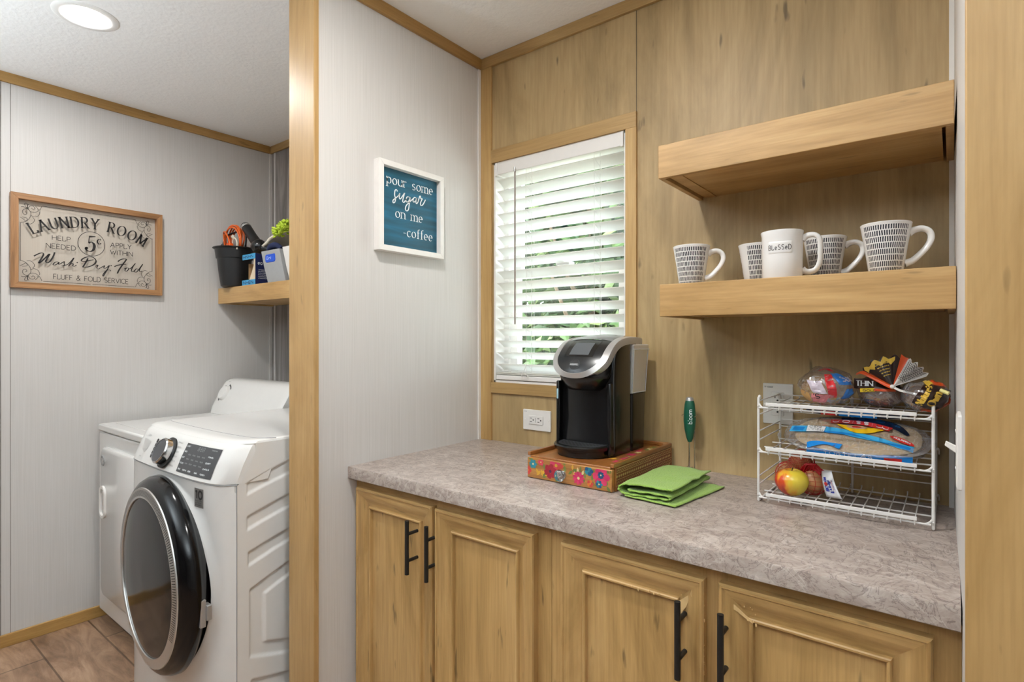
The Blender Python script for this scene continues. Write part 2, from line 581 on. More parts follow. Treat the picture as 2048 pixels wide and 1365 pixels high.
# vinyl plank floor running along X
m, nt, b = newmat('vinyl_plank_floor')
br = node(nt, 'ShaderNodeTexBrick')
br.offset = .37; br.inputs['Scale'].default_value = 1; br.inputs['Mortar Size'].default_value = .0035
br.inputs['Brick Width'].default_value = 1.22; br.inputs['Row Height'].default_value = .205
br.inputs['Color1'].default_value = (.72, .72, .72, 1); br.inputs['Color2'].default_value = (1, 1, 1, 1); br.inputs['Mortar'].default_value = (.35, .33, .3, 1)
nt.links.new(coords(nt, (1, 1, 1), loc=(.0, .001, 0)), br.inputs[0])
n1 = node(nt, 'ShaderNodeTexNoise'); n1.inputs['Scale'].default_value = 1; n1.inputs['Detail'].default_value = 8; n1.inputs['Distortion'].default_value = 1.6; n1.inputs['Roughness'].default_value = .65
nt.links.new(coords(nt, (3.2, 15, 1)), n1.inputs[0])
r1 = ramp(nt, [(.28, S('6f5440')), (.5, S('9d7b60')), (.72, S('bb9a7e'))])
nt.links.new(n1.outputs[0], r1.inputs[0])
n2 = node(nt, 'ShaderNodeTexNoise'); n2.inputs['Scale'].default_value = 3.2; n2.inputs['Detail'].default_value = 2
nt.links.new(coords(nt, (1, 1.6, 1), loc=(2.2, 7, 0)), n2.inputs[0])
r2 = ramp(nt, [(.33, (.62, .58, .55, 1)), (.5, (1, 1, 1, 1))])
nt.links.new(n2.outputs[0], r2.inputs[0])
c = mul(nt, mul(nt, r1.outputs[0], br.outputs[0]), r2.outputs[0])
nt.links.new(c, b.inputs['Base Color'])
b.inputs['Roughness'].default_value = .45
bump(nt, b, n1.outputs[0], .15, .001)
M_floor = m

M_white = plain('white_plastic', 'e9e7e3', .35, noise=.02)
M_vinyl = plain('white_vinyl', 'eceae6', .35, noise=.02)
M_enamel = plain('white_enamel', 'dfdedb', .22, coat=.35, noise=.015)
M_black = plain('black_gloss_plastic', '0a0a0b', .25, coat=.2)
M_blackm = plain('black_matte', '141414', .45, noise=.15)
M_dark = plain('dark_cavity', '1b1b1c', .6)
M_chrome = plain('chrome', 'd5d5d5', .12, metal=1)
M_silver = plain('silver_plastic', 'a9a8a6', .32, metal=.55)
M_grey = plain('mid_grey_plastic', '8d8d8d', .4)
M_greyd = plain('charcoal_print', '3c3c3e', .35)
M_ink = plain('black_ink', '171313', .5)
M_whiteprint = plain('white_print', 'eef3f5', .5)
M_seam = plain('seam_shadow_gap', '4a4136', .7)

# clear things: thin sheets that let light through
def clear(name, tint='ffffff', refl=.08, rough=.03, haze=0.0, hazecol='e8e8ee', crinkle=0.0):
    m = bpy.data.materials.new(name); m.use_nodes = True
    nt = m.node_tree; nt.nodes.remove(nt.nodes['Principled BSDF'])
    out = nt.nodes['Material Output']
    t = node(nt, 'ShaderNodeBsdfTransparent'); t.inputs[0].default_value = S(tint)
    g = node(nt, 'ShaderNodeBsdfGlossy'); g.inputs['Roughness'].default_value = rough
    lw = node(nt, 'ShaderNodeLayerWeight'); lw.inputs[0].default_value = .25
    if crinkle:
        cn = node(nt, 'ShaderNodeTexVoronoi', feature='DISTANCE_TO_EDGE'); cn.inputs['Scale'].default_value = 48
        nt.links.new(coords(nt, (1, 1, 1)), cn.inputs[0])
        bp = node(nt, 'ShaderNodeBump'); bp.inputs['Strength'].default_value = crinkle; bp.inputs['Distance'].default_value = .004
        nt.links.new(cn.outputs[0], bp.inputs['Height']); nt.links.new(bp.outputs[0], g.inputs['Normal'])
    mr = node(nt, 'ShaderNodeMapRange'); mr.inputs[3].default_value = refl; mr.inputs[4].default_value = min(refl + .55, .95)
    nt.links.new(lw.outputs['Facing'], mr.inputs[0])
    mx = node(nt, 'ShaderNodeMixShader')
    nt.links.new(mr.outputs[0], mx.inputs[0]); nt.links.new(t.outputs[0], mx.inputs[1]); nt.links.new(g.outputs[0], mx.inputs[2])
    last = mx.outputs[0]
    if haze:
        d = node(nt, 'ShaderNodeBsdfDiffuse'); d.inputs[0].default_value = S(hazecol)
        mh = node(nt, 'ShaderNodeMixShader'); mh.inputs[0].default_value = haze
        nt.links.new(last, mh.inputs[1]); nt.links.new(d.outputs[0], mh.inputs[2]); last = mh.outputs[0]
    nt.links.new(last, out.inputs[0])
    return m


M_pane = clear('window_glass', 'fbfffd', .04)
M_signglass = clear('sign_glass', 'fffdfa', .015)
M_film = clear('clear_plastic_film', 'f8f8fb', .22, .10, .07, 'e8e8ee', .9)
M_tank = clear('clear_tank_plastic', 'f6f8fa', .42, .12, .34, 'f6f7f8')  # white haze paints in the window light that a clear tank refracts

M_post.node_tree.nodes['Principled BSDF'].inputs['Specular IOR Level'].default_value = .3

# ------------------------------------------------------------------ room shell
FZ = .02; CZ = 2.44; BY = 1.703; LX = -1.497; AX = -3.137
RB, RF = .003, .0135          # right wall face at the back and at the front edge (it runs a little out of square)
OX0, OX1, OZ0, OZ1 = -1.4288, -.854, 1.1455, 2.0125   # window opening

struct('floor', MB().box(-3.3, 2.4, -4.6, 1.9, FZ - .06, FZ), M_floor)
struct('ceiling', MB().box(-3.3, 2.4, -4.6, 1.9, CZ, CZ + .06), M_ceil)
bw = MB()
y0, y1 = BY, BY + .15
bw.box(-1.62, OX0, y0, y1, FZ, CZ); bw.box(OX1, .15, y0, y1, FZ, CZ)
bw.box(OX0, OX1, y0, y1, FZ, OZ0); bw.box(OX0, OX1, y0, y1, OZ1, CZ)
struct('wall_back', bw, M_back)
struct('wall_laundry_back', MB().box(-3.3, -1.62, BY + .004, BY + .15, FZ, CZ), M_barn)
struct('wall_laundry_left', MB().box(-3.3, AX, -4.6, BY + .004, FZ, CZ), M_lwall)
struct('wall_partition', MB().box(-1.612, LX, .955, BY, FZ, CZ), M_wall)
struct('wall_right', MB().hexa([(RF, .955, FZ), (.13, .955, FZ), (.13, BY, FZ), (RB, BY, FZ)], [(RF, .955, CZ), (.13, .955, CZ), (.13, BY, CZ), (RB, BY, CZ)]), M_wall)
struct('wall_hall_end', MB().box(2.3, 2.4, -4.6, .955, FZ, CZ), M_wall)
struct('wall_hall_front', MB().box(.13, 2.4, .955, 1.05, FZ, CZ), M_wall)
struct('wall_rear', MB().box(-3.3, 2.4, -4.6, -4.5, FZ, CZ), M_barn)

# casings on the two wall ends
struct('trim_1', MB().box(-1.6185, -1.482, .938, .955, FZ, CZ), M_post, bevel=.002)
struct('trim_2', MB().box(RF - .0005, .16, .938, .955, FZ, CZ), M_post, bevel=.002)
# ceiling trims
struct('trim_3', MB().box(LX, LX + .012, .957, BY - .012, CZ - .042, CZ), M_trimy, bevel=.0015)
struct('trim_4', MB().box(LX, RB + .004, BY - .012, BY, CZ - .042, CZ), M_trimx, bevel=.0015)
struct('trim_5', MB().box(AX, AX + .012, -4.5, BY - .01, CZ - .042, CZ), M_trimy, bevel=.0015)
struct('trim_6', MB().box(AX, -1.612, BY - .008, BY + .004, CZ - .042, CZ), M_trimx, bevel=.0015)
# wall-panel battens and window casing
struct('trim_7', MB().box(LX + .003, -1.4383, BY - .009, BY, .914, CZ - .042), M_trim, bevel=.001)
struct('trim_8', MB().box(-1.4383, -.8152, BY - .0095, BY, OZ1, 2.064), M_trimx, bevel=.001)
struct('trim_9', MB().box(-1.4383, -.8152, BY - .0095, BY, 1.103, OZ0), M_trimx, bevel=.001)
struct('trim_10', MB().box(OX1, -.8145, BY - .010, BY, OZ0, OZ1), M_trim, bevel=.001)
struct('trim_11', MB().box(-.8185, -.817, BY - .0012, BY, 2.064, CZ - .042), M_seam)
struct('trim_12', MB().box(LX, LX + .005, BY - .022, BY - .009, .914, CZ - .042), M_white)
struct('trim_13', MB().hexa([(RB - .0095, BY - .014, .914), (RB + .001, BY - .014, .914), (RB + .001, BY, .914), (RB - .0095, BY, .914)], [(RB - .0095, BY - .014, CZ), (RB + .001, BY - .014, CZ), (RB + .001, BY, CZ), (RB - .0095, BY, CZ)]), M_white)
struct('trim_14', MB().box(AX, AX + .0012, .5185, .5205, FZ, CZ - .042).box(AX, AX + .0012, .550, .5512, FZ, CZ - .042), M_seam)
struct('trim_15', MB().box(AX, AX + .006, BY - .010, BY + .004, FZ, CZ - .042).box(-3.10, -3.088, BY, BY + .004, FZ, CZ - .042), M_wall)
struct('baseboard_left', MB().box(AX, AX + .012, -4.5, BY, FZ, FZ + .052), M_trimy, bevel=.002)

# window: vinyl single-hung unit set in the opening
wf = MB()
a, bq = BY + .055, BY + .145
def frame_rect(mb, x0, x1, z0, z1, t, ya, yb, m=0):
    mb.box(x0, x0 + t, ya, yb, z0, z1, m); mb.box(x1 - t, x1, ya, yb, z0, z1, m)
    mb.box(x0 + t, x1 - t, ya, yb, z0, z0 + t, m); mb.box(x0 + t, x1 - t, ya, yb, z1 - t, z1, m)
frame_rect(wf, OX0, OX1, OZ0, OZ1, .03, a, bq)
win = struct('window_1', wf, M_vinyl, bevel=.002)
jb = MB()
jb.box(OX0, OX0 + .008, BY - .002, a, OZ0, OZ1); jb.box(OX1 - .008, OX1, BY - .002, a, OZ0, OZ1)
jb.box(OX0, OX1, BY - .002, a, OZ0, OZ0 + .008); jb.box(OX0, OX1, BY - .002, a, OZ1 - .008, OZ1)
jb.build('jamb_liner', M_vinyl, win)
up = MB(); frame_rect(up, OX0 + .03, OX1 - .03, 1.56, OZ1 - .03, .028, a + .045, a + .07); up.build('upper_sash', M_vinyl, win, bevel=.002)
lo = MB(); frame_rect(lo, OX0 + .03, OX1 - .03, OZ0 + .03, 1.592, .034, a + .012, a + .04)
lo.build('lower_sash', M_vinyl, win, bevel=.002)
MB().box(-1.17, -1.11, a - .006, a + .03, 1.592, 1.604).box(-1.155, -1.125, a - .012, a + .01, 1.604, 1.612).build('sash_lock', M_white, win, bevel=.002)
MB().box(OX0 + .05, OX1 - .05, a + .056, a + .060, 1.58, OZ1 - .05).box(OX0 + .055, OX1 - .055, a + .024, a + .028, OZ0 + .055, 1.565).build('pane', M_pane, win)
# ------------------------------------------------------------------ ceiling lamps
m = bpy.data.materials.new('lamp_diffuser'); m.use_nodes = True
nt = m.node_tree; nt.nodes.remove(nt.nodes['Principled BSDF'])
e = node(nt, 'ShaderNodeEmission'); e.inputs[0].default_value = (1, .98, .95, 1); e.inputs[1].default_value = LAMP
nt.links.new(e.outputs[0], nt.nodes['Material Output'].inputs[0])
M_lamp = m
M_lamp2 = M_lamp.copy(); M_lamp2.name = 'lamp_diffuser_bright'
[q for q in M_lamp2.node_tree.nodes if q.type == 'EMISSION'][0].inputs[1].default_value = LAMP * 1.4


def can_light(x, y, label, mat=None):
    t = empty('recessed_ceiling_light', (x, y, CZ), label, 'ceiling light', 'recessed ceiling lights')
    MB().lathe([(.066, -.0015), (.072, -.004), (.09, -.0035), (.0965, -.0008), (.0965, 0), (.066, 0)], (x, y, CZ), 48, caps=(False, False)).build('trim_ring', M_white, t, smooth=40)
    MB().lathe([(.067, -.001), (.066, -.002)], (x, y, CZ), 40).build('diffuser', mat or M_lamp, t)
    return t


can_light(-2.372, .616, 'lit round recessed ceiling light over the laundry area')
can_light(-.80, .63, 'round recessed ceiling light over the hall in front of the coffee counter', M_lamp2)

# unseen uplighters, added to brighten the ceiling and fill the room
def fill_uplighter(x, y, label):
    t = empty('added_uplighter', (x, y, FZ), label, 'floor lamp', 'floor lamps')
    MB().lathe([(.14, 0), (.14, .02), (.02, .03), (.012, .035)], (x, y, FZ), 32).build('base', M_blackm, t, smooth=40)
    MB().cyl((x, y, FZ + .03), (x, y, 1.60), .011, 14).build('pole', M_blackm, t, smooth=40)
    MB().lathe([(.02, 1.58), (.10, 1.62), (.16, 1.70), (.157, 1.70), (.097, 1.624), (.02, 1.59)], (x, y, 0), 40, caps=(False, False)).build('lamp_shade', M_blackm, t, smooth=50)
    MB().ell((x, y, 1.64), (.028, .028, .038), 16, 10).build('bulb', M_white, t, smooth=80)
    l = bpy.data.lights.new('fill_spot', 'SPOT'); l.energy = FILL_UP; l.spot_size = radians(165); l.spot_blend = .6; l.shadow_soft_size = .04; l.color = (.80, .92, 1)
    lo_ = bpy.data.objects.new('fill_spot', l); link(lo_); lo_.location = (0, 0, 1.69 - FZ); lo_.rotation_euler = (pi, 0, 0); lo_.parent = t


fill_uplighter(.38, -.62, 'black uplighter floor lamp near the hall end')
fill_uplighter(-2.15, -.95, 'black uplighter floor lamp on the laundry side of the room')

# ------------------------------------------------------------------ cabinets and counter
def cab_door(cab, x0, x1, z0, z1, hx, chips=None):
    yf = 1.1002
    prof = [(0, .0), (0, .018), (.003, .0225), (.007, .0225), (.0092, .0195), (.014, .0190), (.022, .0172), (.034, .0112), (.046, .0062), (.052, .0055), (.0535, .0118), (.0555, .0138), (.0585, .0138), (.0605, .012), (.0618, .003)]
    mb = MB()
    rings = []
    for d, h in prof:
        rings.append([(x0 + d, yf - h, z0 + d), (x1 - d, yf - h, z0 + d), (x1 - d, yf - h, z1 - d), (x0 + d, yf - h, z1 - d)])
    b = len(mb.v)
    for r in rings: mb.v += r
    for i in range(len(rings) - 1):
        for j in range(4):
            k = (j + 1) % 4
            mb.f.append((b + i * 4 + j, b + i * 4 + k, b + i * 4 + 4 + k, b + i * 4 + 4 + j)); mb.m.append(1 if j in (0, 2) else 0)
    l = (len(rings) - 1) * 4
    mb.f.append((b + l, b + l + 1, b + l + 2, b + l + 3)); mb.m.append(0)
    d = mb.build('door', [M_cabv, M_cabh], cab, smooth=28)
    h = MB()
    ya = yf - .0165 - .034
    h.cyl((hx, ya, .6555), (hx, ya, .806), .006, 16)
    for z in (.693, .768): h.cyl((hx, ya, z), (hx, yf - .0115, z), .0048, 12)
    h.build('handle', M_blackm, d, smooth=40)
    if chips:
        c = MB(); rnd = random.Random(chips[0])
        for (px, pz, n, sx, sz, ht) in chips[1]:
            for q in range(n):
                cx = px + rnd.uniform(-sx, sx); cz = pz + rnd.uniform(-sz, sz)
                r = rnd.uniform(.0008, .0022)
                c.ell((cx, yf - ht, cz), (r, .0014, r * rnd.uniform(.8, 2.2)), 6, 4)
        for poly, ht in chips[2]:
            c.prism(poly, (0, yf - ht, 0), (1, 0, 0), (0, 0, 1), (0, -.0012, 0), 1)
        c.build('veneer_chips', plain('bare_fibreboard', 'd3b07a', .8, noise=.2), d, smooth=60, label='pale chipped veneer edge', kind='stuff')
    return d


def cabinet(x0, x1, label, doors):
    t = empty('base_cabinet', ((x0 + x1) / 2, 1.1, FZ), label, 'cabinet', 'base cabinets under the counter')
    f = MB()
    f.box(x0, x0 + .018, 1.12, BY, .10, .876); f.box(x1 - .018, x1, 1.12, BY, .10, .876)
    f.box(x0 + .018, x1 - .018, 1.12, BY, .10, .118); f.box(x0 + .018, x1 - .018, BY - .01, BY, .118, .876)
    f.build('carcass', M_cabv, t)
    g = MB()
    xs = sorted([x0, x1] + [v for d in doors for v in (d[0] + .01, d[1] - .01)])
    g.box(x0, doors[0][0] + .012, 1.10, 1.12, .10, .876); g.box(doors[0][1] - .012, doors[1][0] + .012, 1.10, 1.12, .10, .876); g.box(doors[1][1] - .012, x1, 1.10, 1.12, .10, .876)
    g.box(doors[0][0] + .012, doors[0][1] - .012, 1.10, 1.12, .835, .876, 1); g.box(doors[1][0] + .012, doors[1][1] - .012, 1.10, 1.12, .835, .876, 1)
    g.box(doors[0][0] + .012, doors[0][1] - .012, 1.10, 1.12, .10, .145, 1); g.box(doors[1][0] + .012, doors[1][1] - .012, 1.10, 1.12, .10, .145, 1)
    g.build('face_frame', [M_cabv, M_cabh], t)
    MB().box(x0, x1, 1.17, 1.185, FZ, .10).build('toe_kick', M_cabh, t)
    for d in doors: cab_door(t, *d)
    return t


cabinet(LX + .001, -.7455, 'oak base cabinet beside the grey partition wall, two doors with black bar handles', [(-1.4735, -1.1325, .13, .850, -1.2), (-1.1205, -.7845, .13, .848, -1.1215)])
chipA = (3, [(-.43, .778, 5, .008, .03, .006), (-.434, .72, 7, .004, .05, .006), (-.5, .791, 6, .04, .002, .015), (-.705, .74, 16, .0015, .10, .017), (-.3795, .73, 18, .0015, .10, .017)],
         [([(-.437, .792), (-.430, .790), (-.398, .818), (-.404, .806), (-.41, .80), (-.416, .782), (-.424, .77), (-.43, .735), (-.4345, .71), (-.4335, .75)], .0105),
          ([(-.4025, .827), (-.397, .824), (-.3995, .812), (-.4045, .806), (-.406, .812)], .0145)])
chipB = (5, [(-.348, .74, 20, .0015, .09, .017), (-.30, .805, 6, .015, .012, .012), (-.2905, .79, 5, .01, .003, .014), (-.335, .825, 5, .006, .01, .015)],
         [([(-.342, .842), (-.338, .838), (-.33, .82), (-.318, .812), (-.305, .803), (-.292, .795), (-.289, .789), (-.302, .795), (-.316, .803), (-.325, .806), (-.331, .812), (-.337, .826)], .0135)])
cabinet(-.7445, .0112, 'oak base cabinet beside the right wall, with chipped veneer on both doors', [(-.7085, -.3785, .13, .8475, -.4185, chipA), (-.3505, -.0235, .13, .850, -.3365, chipB)])

ct = MB()
prof = [(1.104, .8765), (1.069, .8765), (1.0665, .8785), (1.0665, .911), (1.0675, .9135), (1.0695, .914), (BY, .914), (BY, .8765)]
ct.hexa([(LX, y, z) for y, z in prof], [(.010, y, z) for y, z in prof])
tag(ct.build('countertop', M_stone, smooth=30), 'taupe stone-look laminate countertop on the oak base cabinets', 'countertop')

# ------------------------------------------------------------------ floating shelves
def floating_shelf(x0, x1, y0, yb, z0, z1, label, group=None):
    t = empty('floating_shelf', ((x0 + x1) / 2, yb, z0), label, 'shelf', group)
    MB().box(x0, x1, y0, y0 + .014, z0, z1).build('front_board', M_shelfx, t, bevel=.0015)
    s = MB(); s.box(x0, x1, y0 + .014, yb, z1 - .014, z1)
    s.box(x0, x0 + .014, y0 + .014, yb, z0, z1 - .014); s.box(x1 - .014, x1, y0 + .014, yb, z0, z1 - .014)
    s.build('top_board', M_shelfx, t, bevel=.001)
    MB().box(x0 + .02, x1 - .02, y0 + .016, yb, z0 + .006, z0 + .014).box(x0 + .05, x0 + .056, y0 + .016, yb, z0 + .0035, z0 + .006).build('underside_panel', M_shelfx, t)
    return t


floating_shelf(-.612, .003, 1.403, BY, 1.739, 1.826, 'empty thick oak floating shelf, the upper one on the back wall', 'floating shelves')
floating_shelf(-.608, .006, 1.403, BY, 1.374, 1.4585, 'thick oak floating shelf with coffee mugs standing on it', 'floating shelves')
floating_shelf(-3.126, -1.614, 1.40, BY + .004, 1.507, 1.5905, 'oak floating shelf holding cleaning supplies in the laundry corner', 'floating shelves')

# ------------------------------------------------------------------ window blind
m = bpy.data.materials.new('white_slat'); m.use_nodes = True
nt = m.node_tree; bs = nt.nodes['Principled BSDF']
bs.inputs['Base Color'].default_value = S('f1f0ec'); bs.inputs['Roughness'].default_value = .4
tl = node(nt, 'ShaderNodeBsdfTranslucent'); tl.inputs[0].default_value = S('f4f3ee')
mx = node(nt, 'ShaderNodeMixShader'); mx.inputs[0].default_value = .55
nt.links.new(bs.outputs[0], mx.inputs[1]); nt.links.new(tl.outputs[0], mx.inputs[2]); nt.links.new(mx.outputs[0], nt.nodes['Material Output'].inputs[0])
M_slat = m
bl = empty('window_blind', ((OX0 + OX1) / 2, BY + .02, OZ0), 'white horizontal slat blind hanging half open in the window', 'blind')
hx0, hx1 = OX0 + .010, OX1 - .008
MB().box(hx0, hx1, BY - .006, BY + .045, 1.962, 2.006).box(hx0, hx0 + .012, BY - .010, BY + .047, 1.958, 2.009).box(hx1 - .010, hx1, BY - .010, BY + .047, 1.958, 2.009).build('headrail', M_white, bl, bevel=.0015)
sl_ = MB()
ang = radians(30)
YC = BY + .021
for k in range(17):
    zc = 1.932 - .0453 * k
    n = 7
    def slat(u, v, zc=zc):
        w = (u - .5) * .050
        crown = .0022 * (1 - (2 * u - 1) ** 2)
        y = YC + w * cos(ang) + crown * sin(ang); z = zc - w * sin(ang) + crown * cos(ang)
        return (hx0 + .006 + v * (hx1 - hx0 - .010), y, z)
    top = [slat(i / (n - 1), 0) for i in range(n)]; bot = [(x, y - .0022 * sin(ang), z - .0024) for x, y, z in top][::-1]
    ring = top + bot
    dx = hx1 - hx0 - .010
    sl_.hexa(ring, [(x + dx, y, z) for x, y, z in ring])
for k, zz in enumerate((1.178, 1.183)):
    sl_.box(hx0 + .004, hx1 - .004, YC - .025, YC + .025, zz, zz + .0028)
sl_.build('slats', M_slat, bl, smooth=40)
MB().box(hx0 + .003, hx1 - .003, YC - .026, YC + .026, 1.156, 1.174).build('bottom_rail', M_white, bl, bevel=.003)
wd = MB(); wd.tube([(-1.3125, BY - .014, 1.966), (-1.3125, BY - .016, 1.95), (-1.314, BY - .014, 1.372)], .0034, 8)
wd.build('tilt_wand', plain('grey_clear_wand', '9a8d84', .25), bl, smooth=50)
MB().tube([(-1.3125, BY - .004, 1.965), (-1.3125, BY - .016, 1.968), (-1.3125, BY - .016, 1.955)], .0016, 6).cyl((-1.3125, BY - .018, 1.955), (-1.3125, BY - .018, 1.972), .004, 10).build('wand_hook', M_chrome, bl, smooth=50)
for x in (-1.268, -.974):
    cd = MB()
    for yy in (YC - .0255, YC + .0255): cd.tube([(x, yy, 1.962), (x, yy, 1.17)], .0007, 5)
    for k in range(17):
        zc = 1.930 - .0453 * k
        cd.tube([(x, YC - .0255, zc + .013), (x, YC + .0255, zc - .0145)], .0006, 4)
    cd.tube([(x + .012, YC - .006, 1.962), (x + .012, YC - .006, 1.175)], .0009, 5)
    cd.build('ladder_cord', M_white, bl)
cd = MB(); cd.tube(catmull([(-1.268, YC - .027, 1.22), (-1.272, YC - .032, 1.196), (-1.285, YC - .033, 1.172), (-1.262, YC - .033, 1.168), (-1.255, YC - .032, 1.178), (-1.28, YC - .031, 1.185), (-1.29, YC - .031, 1.178)], 5), .0012, 5)
cd.build('pull_cord_loop', M_white, bl)

# ------------------------------------------------------------------ outlets and switch
def slots(mb, mp, x, y, s=1.0, m=1):
    for dx in (-.0065, .0065):
        mb.blob([mp(x + dx - .0011, y - .0045), mp(x + dx + .0011, y - .0045), mp(x + dx + .0011, y + .0045), mp(x + dx - .0011, y + .0045)], lambda *p: p, m)
    mb.blob([mp(x + .0028 * cos(t), y - .0105 + .0028 * sin(t)) for t in [2 * pi * k / 10 for k in range(10)]], lambda *p: p, m)


o = empty('wall_outlet', (-1.2185, BY, 1.0125), 'white outlet plate mounted sideways under the window', 'outlet', 'wall outlets')
MB().prism(rrect(-1.2815, -1.1555, .974, 1.0505, .003), (0, BY, 0), (1, 0, 0), (0, 0, 1), (0, -.006, 0)).build('cover_plate', M_white, o, bevel=.0015)
rc = MB(); rc.prism(rrect(-1.254, -1.188, .9965, 1.0295, .003), (0, BY - .006, 0), (1, 0, 0), (0, 0, 1), (0, -.003, 0))
pp = lambda x, y: (x, BY - .0094, y)
for x in (-1.238, -1.204):
    f = lambda a, b_, x=x: pp(x - b_, 1.013 + a)
    slots(rc, f, 0, .004)
rc.blob([(-1.2222, BY - .0094, 1.004), (-1.2202, BY - .0094, 1.004), (-1.2202, BY - .0094, 1.022), (-1.2222, BY - .0094, 1.022)], lambda *p: p, 2)
rc.build('receptacle', [M_white, M_dark, M_grey], o, bevel=.001)
for x in (-1.272, -1.165):
    MB().lathe([(.0028, 0), (.0022, .001)], (x, BY - .006, 1.0125), 10, ax=(0, -1, 0)).build('screw', M_white, o)
pr_ = MB(); write(pr_, 'FFFFF', lambda x, y: (x, BY - .0064, y), -1.276, -1.262, 1.041, .003, .2, m=0)
pr_.build('printed_mark', M_grey, o)

o = empty('wall_outlet', (-.3855, BY, 1.133), 'white upright outlet plate behind the white wire rack', 'outlet', 'wall outlets')
MB().prism(rrect(-.4247, -.3465, 1.076, 1.190, .003), (0, BY, 0), (1, 0, 0), (0, 0, 1), (0, -.006, 0)).build('cover_plate', M_white, o, bevel=.0015)
rc = MB(); rc.prism(rrect(-.402, -.369, 1.1, 1.166, .003), (0, BY - .006, 0), (1, 0, 0), (0, 0, 1), (0, -.003, 0))
for z in (1.118, 1.150): slots(rc, lambda a, b_, z=z: pp(-.3855 + a, z + b_), 0, .003)
rc.build('receptacle', [M_white, M_dark], o, bevel=.001)
pr_ = MB(); write(pr_, 'FF EEEEE', lambda x, y: (x, BY - .0064, y), -.420, -.398, 1.178, .004, .2); pr_.build('printed_mark', M_grey, o)

sw = empty('light_switch', (.0085, 1.152, 1.136), 'white toggle light switch on the right wall beside the wire rack', 'light switch')
sx = RF + (RB - RF) * (1.152 - .955) / (BY - .955)
MB().loft([[(sx + .001, 1.152 + a_, 1.136 + c_) for a_, c_ in rrect(-.036, .036, -.0585, .0585, .003)], [(sx - .004, 1.152 + a_, 1.136 + c_) for a_, c_ in rrect(-.036, .036, -.0585, .0585, .003)], [(sx - .0065, 1.152 + a_, 1.136 + c_) for a_, c_ in rrect(-.031, .031, -.0535, .0535, .003)]]).build('cover_plate', M_white, sw, smooth=40)
MB().hexa([(sx - .006, 1.147, 1.130), (sx - .006, 1.157, 1.130), (sx - .006, 1.157, 1.142), (sx - .006, 1.147, 1.142)], [(sx - .021, 1.148, 1.1415), (sx - .021, 1.156, 1.1415), (sx - .019, 1.156, 1.1485), (sx - .019, 1.148, 1.1485)]).build('toggle', M_white, sw, bevel=.001)
for z in (1.106, 1.166):
    MB().lathe([(.0028, 0), (.0022, .001)], (sx - .0065, 1.152, z), 10, ax=(-1, 0, 0)).build('screw', M_white, sw)
# ------------------------------------------------------------------ dryer (far left) and washer
def dot_text(mb, mp, x, y, w, h, n, m=0, rnd=random.Random(4)):
    """tiny printed captions: short strokes at letter pitch"""
    s = ''.join(rnd.choice('AEHNORSTDLP') for _ in range(n))
    write(mb, s, mp, x, x + w, y, h, .2, m=m)


t = empty('dryer', (-2.747, 1.2, FZ), 'white clothes dryer in the laundry corner beside the left wall', 'dryer')
DX0, DX1, DY = -3.09, -2.412, .852
d = MB(); d.box(DX0, DX1, DY, 1.54, .076, .892); d.build('body', M_enamel, t, bevel=.006, seg=3)
MB().box(DX0 + .01, DX1 - .01, DY + .04, 1.5, FZ, .076).build('plinth', M_blackm, t)
d = MB(); d.box(DX0 - .003, DX1 + .002, DY - .004, 1.55, .895, .927)
d.build('top_panel', M_enamel, t, bevel=.008, seg=3)
MB().box(DX0 + .05, DX1 - .05, DY + .05, 1.30, .927, .9285).build('top_recess', M_enamel, t, bevel=.001)
# door with a rounded outline and a moulded grip
dr = MB()
dr.loft([[(x, DY, z) for x, z in rrect(-3.014, -2.47, .17, .832, .04, 8)], [(x, DY - .012, z) for x, z in rrect(-3.014, -2.47, .17, .832, .04, 8)], [(x, DY - .016, z) for x, z in rrect(-3.009, -2.475, .175, .827, .037, 8)]])
dd = dr.build('door', M_enamel, t, smooth=40)
gr = MB()
po = rrect(-3.008, -2.938, .518, .662, .034, 8); pi_ = rrect(-2.998, -2.948, .53, .65, .024, 8)
gr.loft([[(x, DY - .016, z) for x, z in po], [(x, DY - .024, z) for x, z in po], [(x, DY - .024, z) for x, z in pi_], [(x, DY - .004, z) for x, z in pi_]], caps=(False, True))
gr.build('grip', M_white, dd, smooth=40)
lg = MB()
lg.lathe([(.023, 0), (.023, .002), (.020, .002), (.020, .001), (.0001, .001)], (-2.985, DY - .016, .772), 28, 0, (0, -1, 0))
lm = lambda x, y: (x, DY - .0175, y)
lg.ribbon(catmull([(-2.997, .768), (-2.99, .782), (-2.985, .776), (-2.994, .764), (-2.986, .760), (-2.984, .772), (-2.975, .782), (-2.973, .775), (-2.982, .77), (-2.976, .763), (-2.971, .766)], 4), lambda a, b_, c_: .002, lm, 1)
lg.build('round_badge', [M_grey, M_white], dd, smooth=40)
# control console at the back
cp = [(1.335, .928), (1.345, .965), (1.372, 1.02), (1.402, 1.075), (1.414, 1.092), (1.432, 1.102), (1.46, 1.106), (1.53, 1.1), (1.54, .928)]
rings = []
for x, k in ((-3.082, .88), (-3.076, .955), (-3.064, .99), (-3.045, 1.0), (-2.455, 1.0), (-2.436, .99), (-2.424, .955), (-2.418, .88)):
    rings.append([(x, 1.45 + (y - 1.45) * (.6 + .4 * k), .928 + (z - .928) * k) for y, z in cp])
d = MB(); d.loft(rings); con = d.build('console', M_enamel, t, smooth=35)
na = Vector((0, -.885, .465)).normalized()
kc = Vector((-3.005, 1.383, 1.030))
kb = MB(); kb.lathe([(.052, 0), (.052, .003), (.043, .004), (.043, .003)], kc, 36, 0, na, caps=(False, False), ms=[0, 0, 0])
kb.lathe([(.040, .0), (.038, .016), (.034, .020), (.0001, .021)], kc, 36, 0, na)
u_ = Vector((1, 0, 0)); w_ = na.cross(u_)
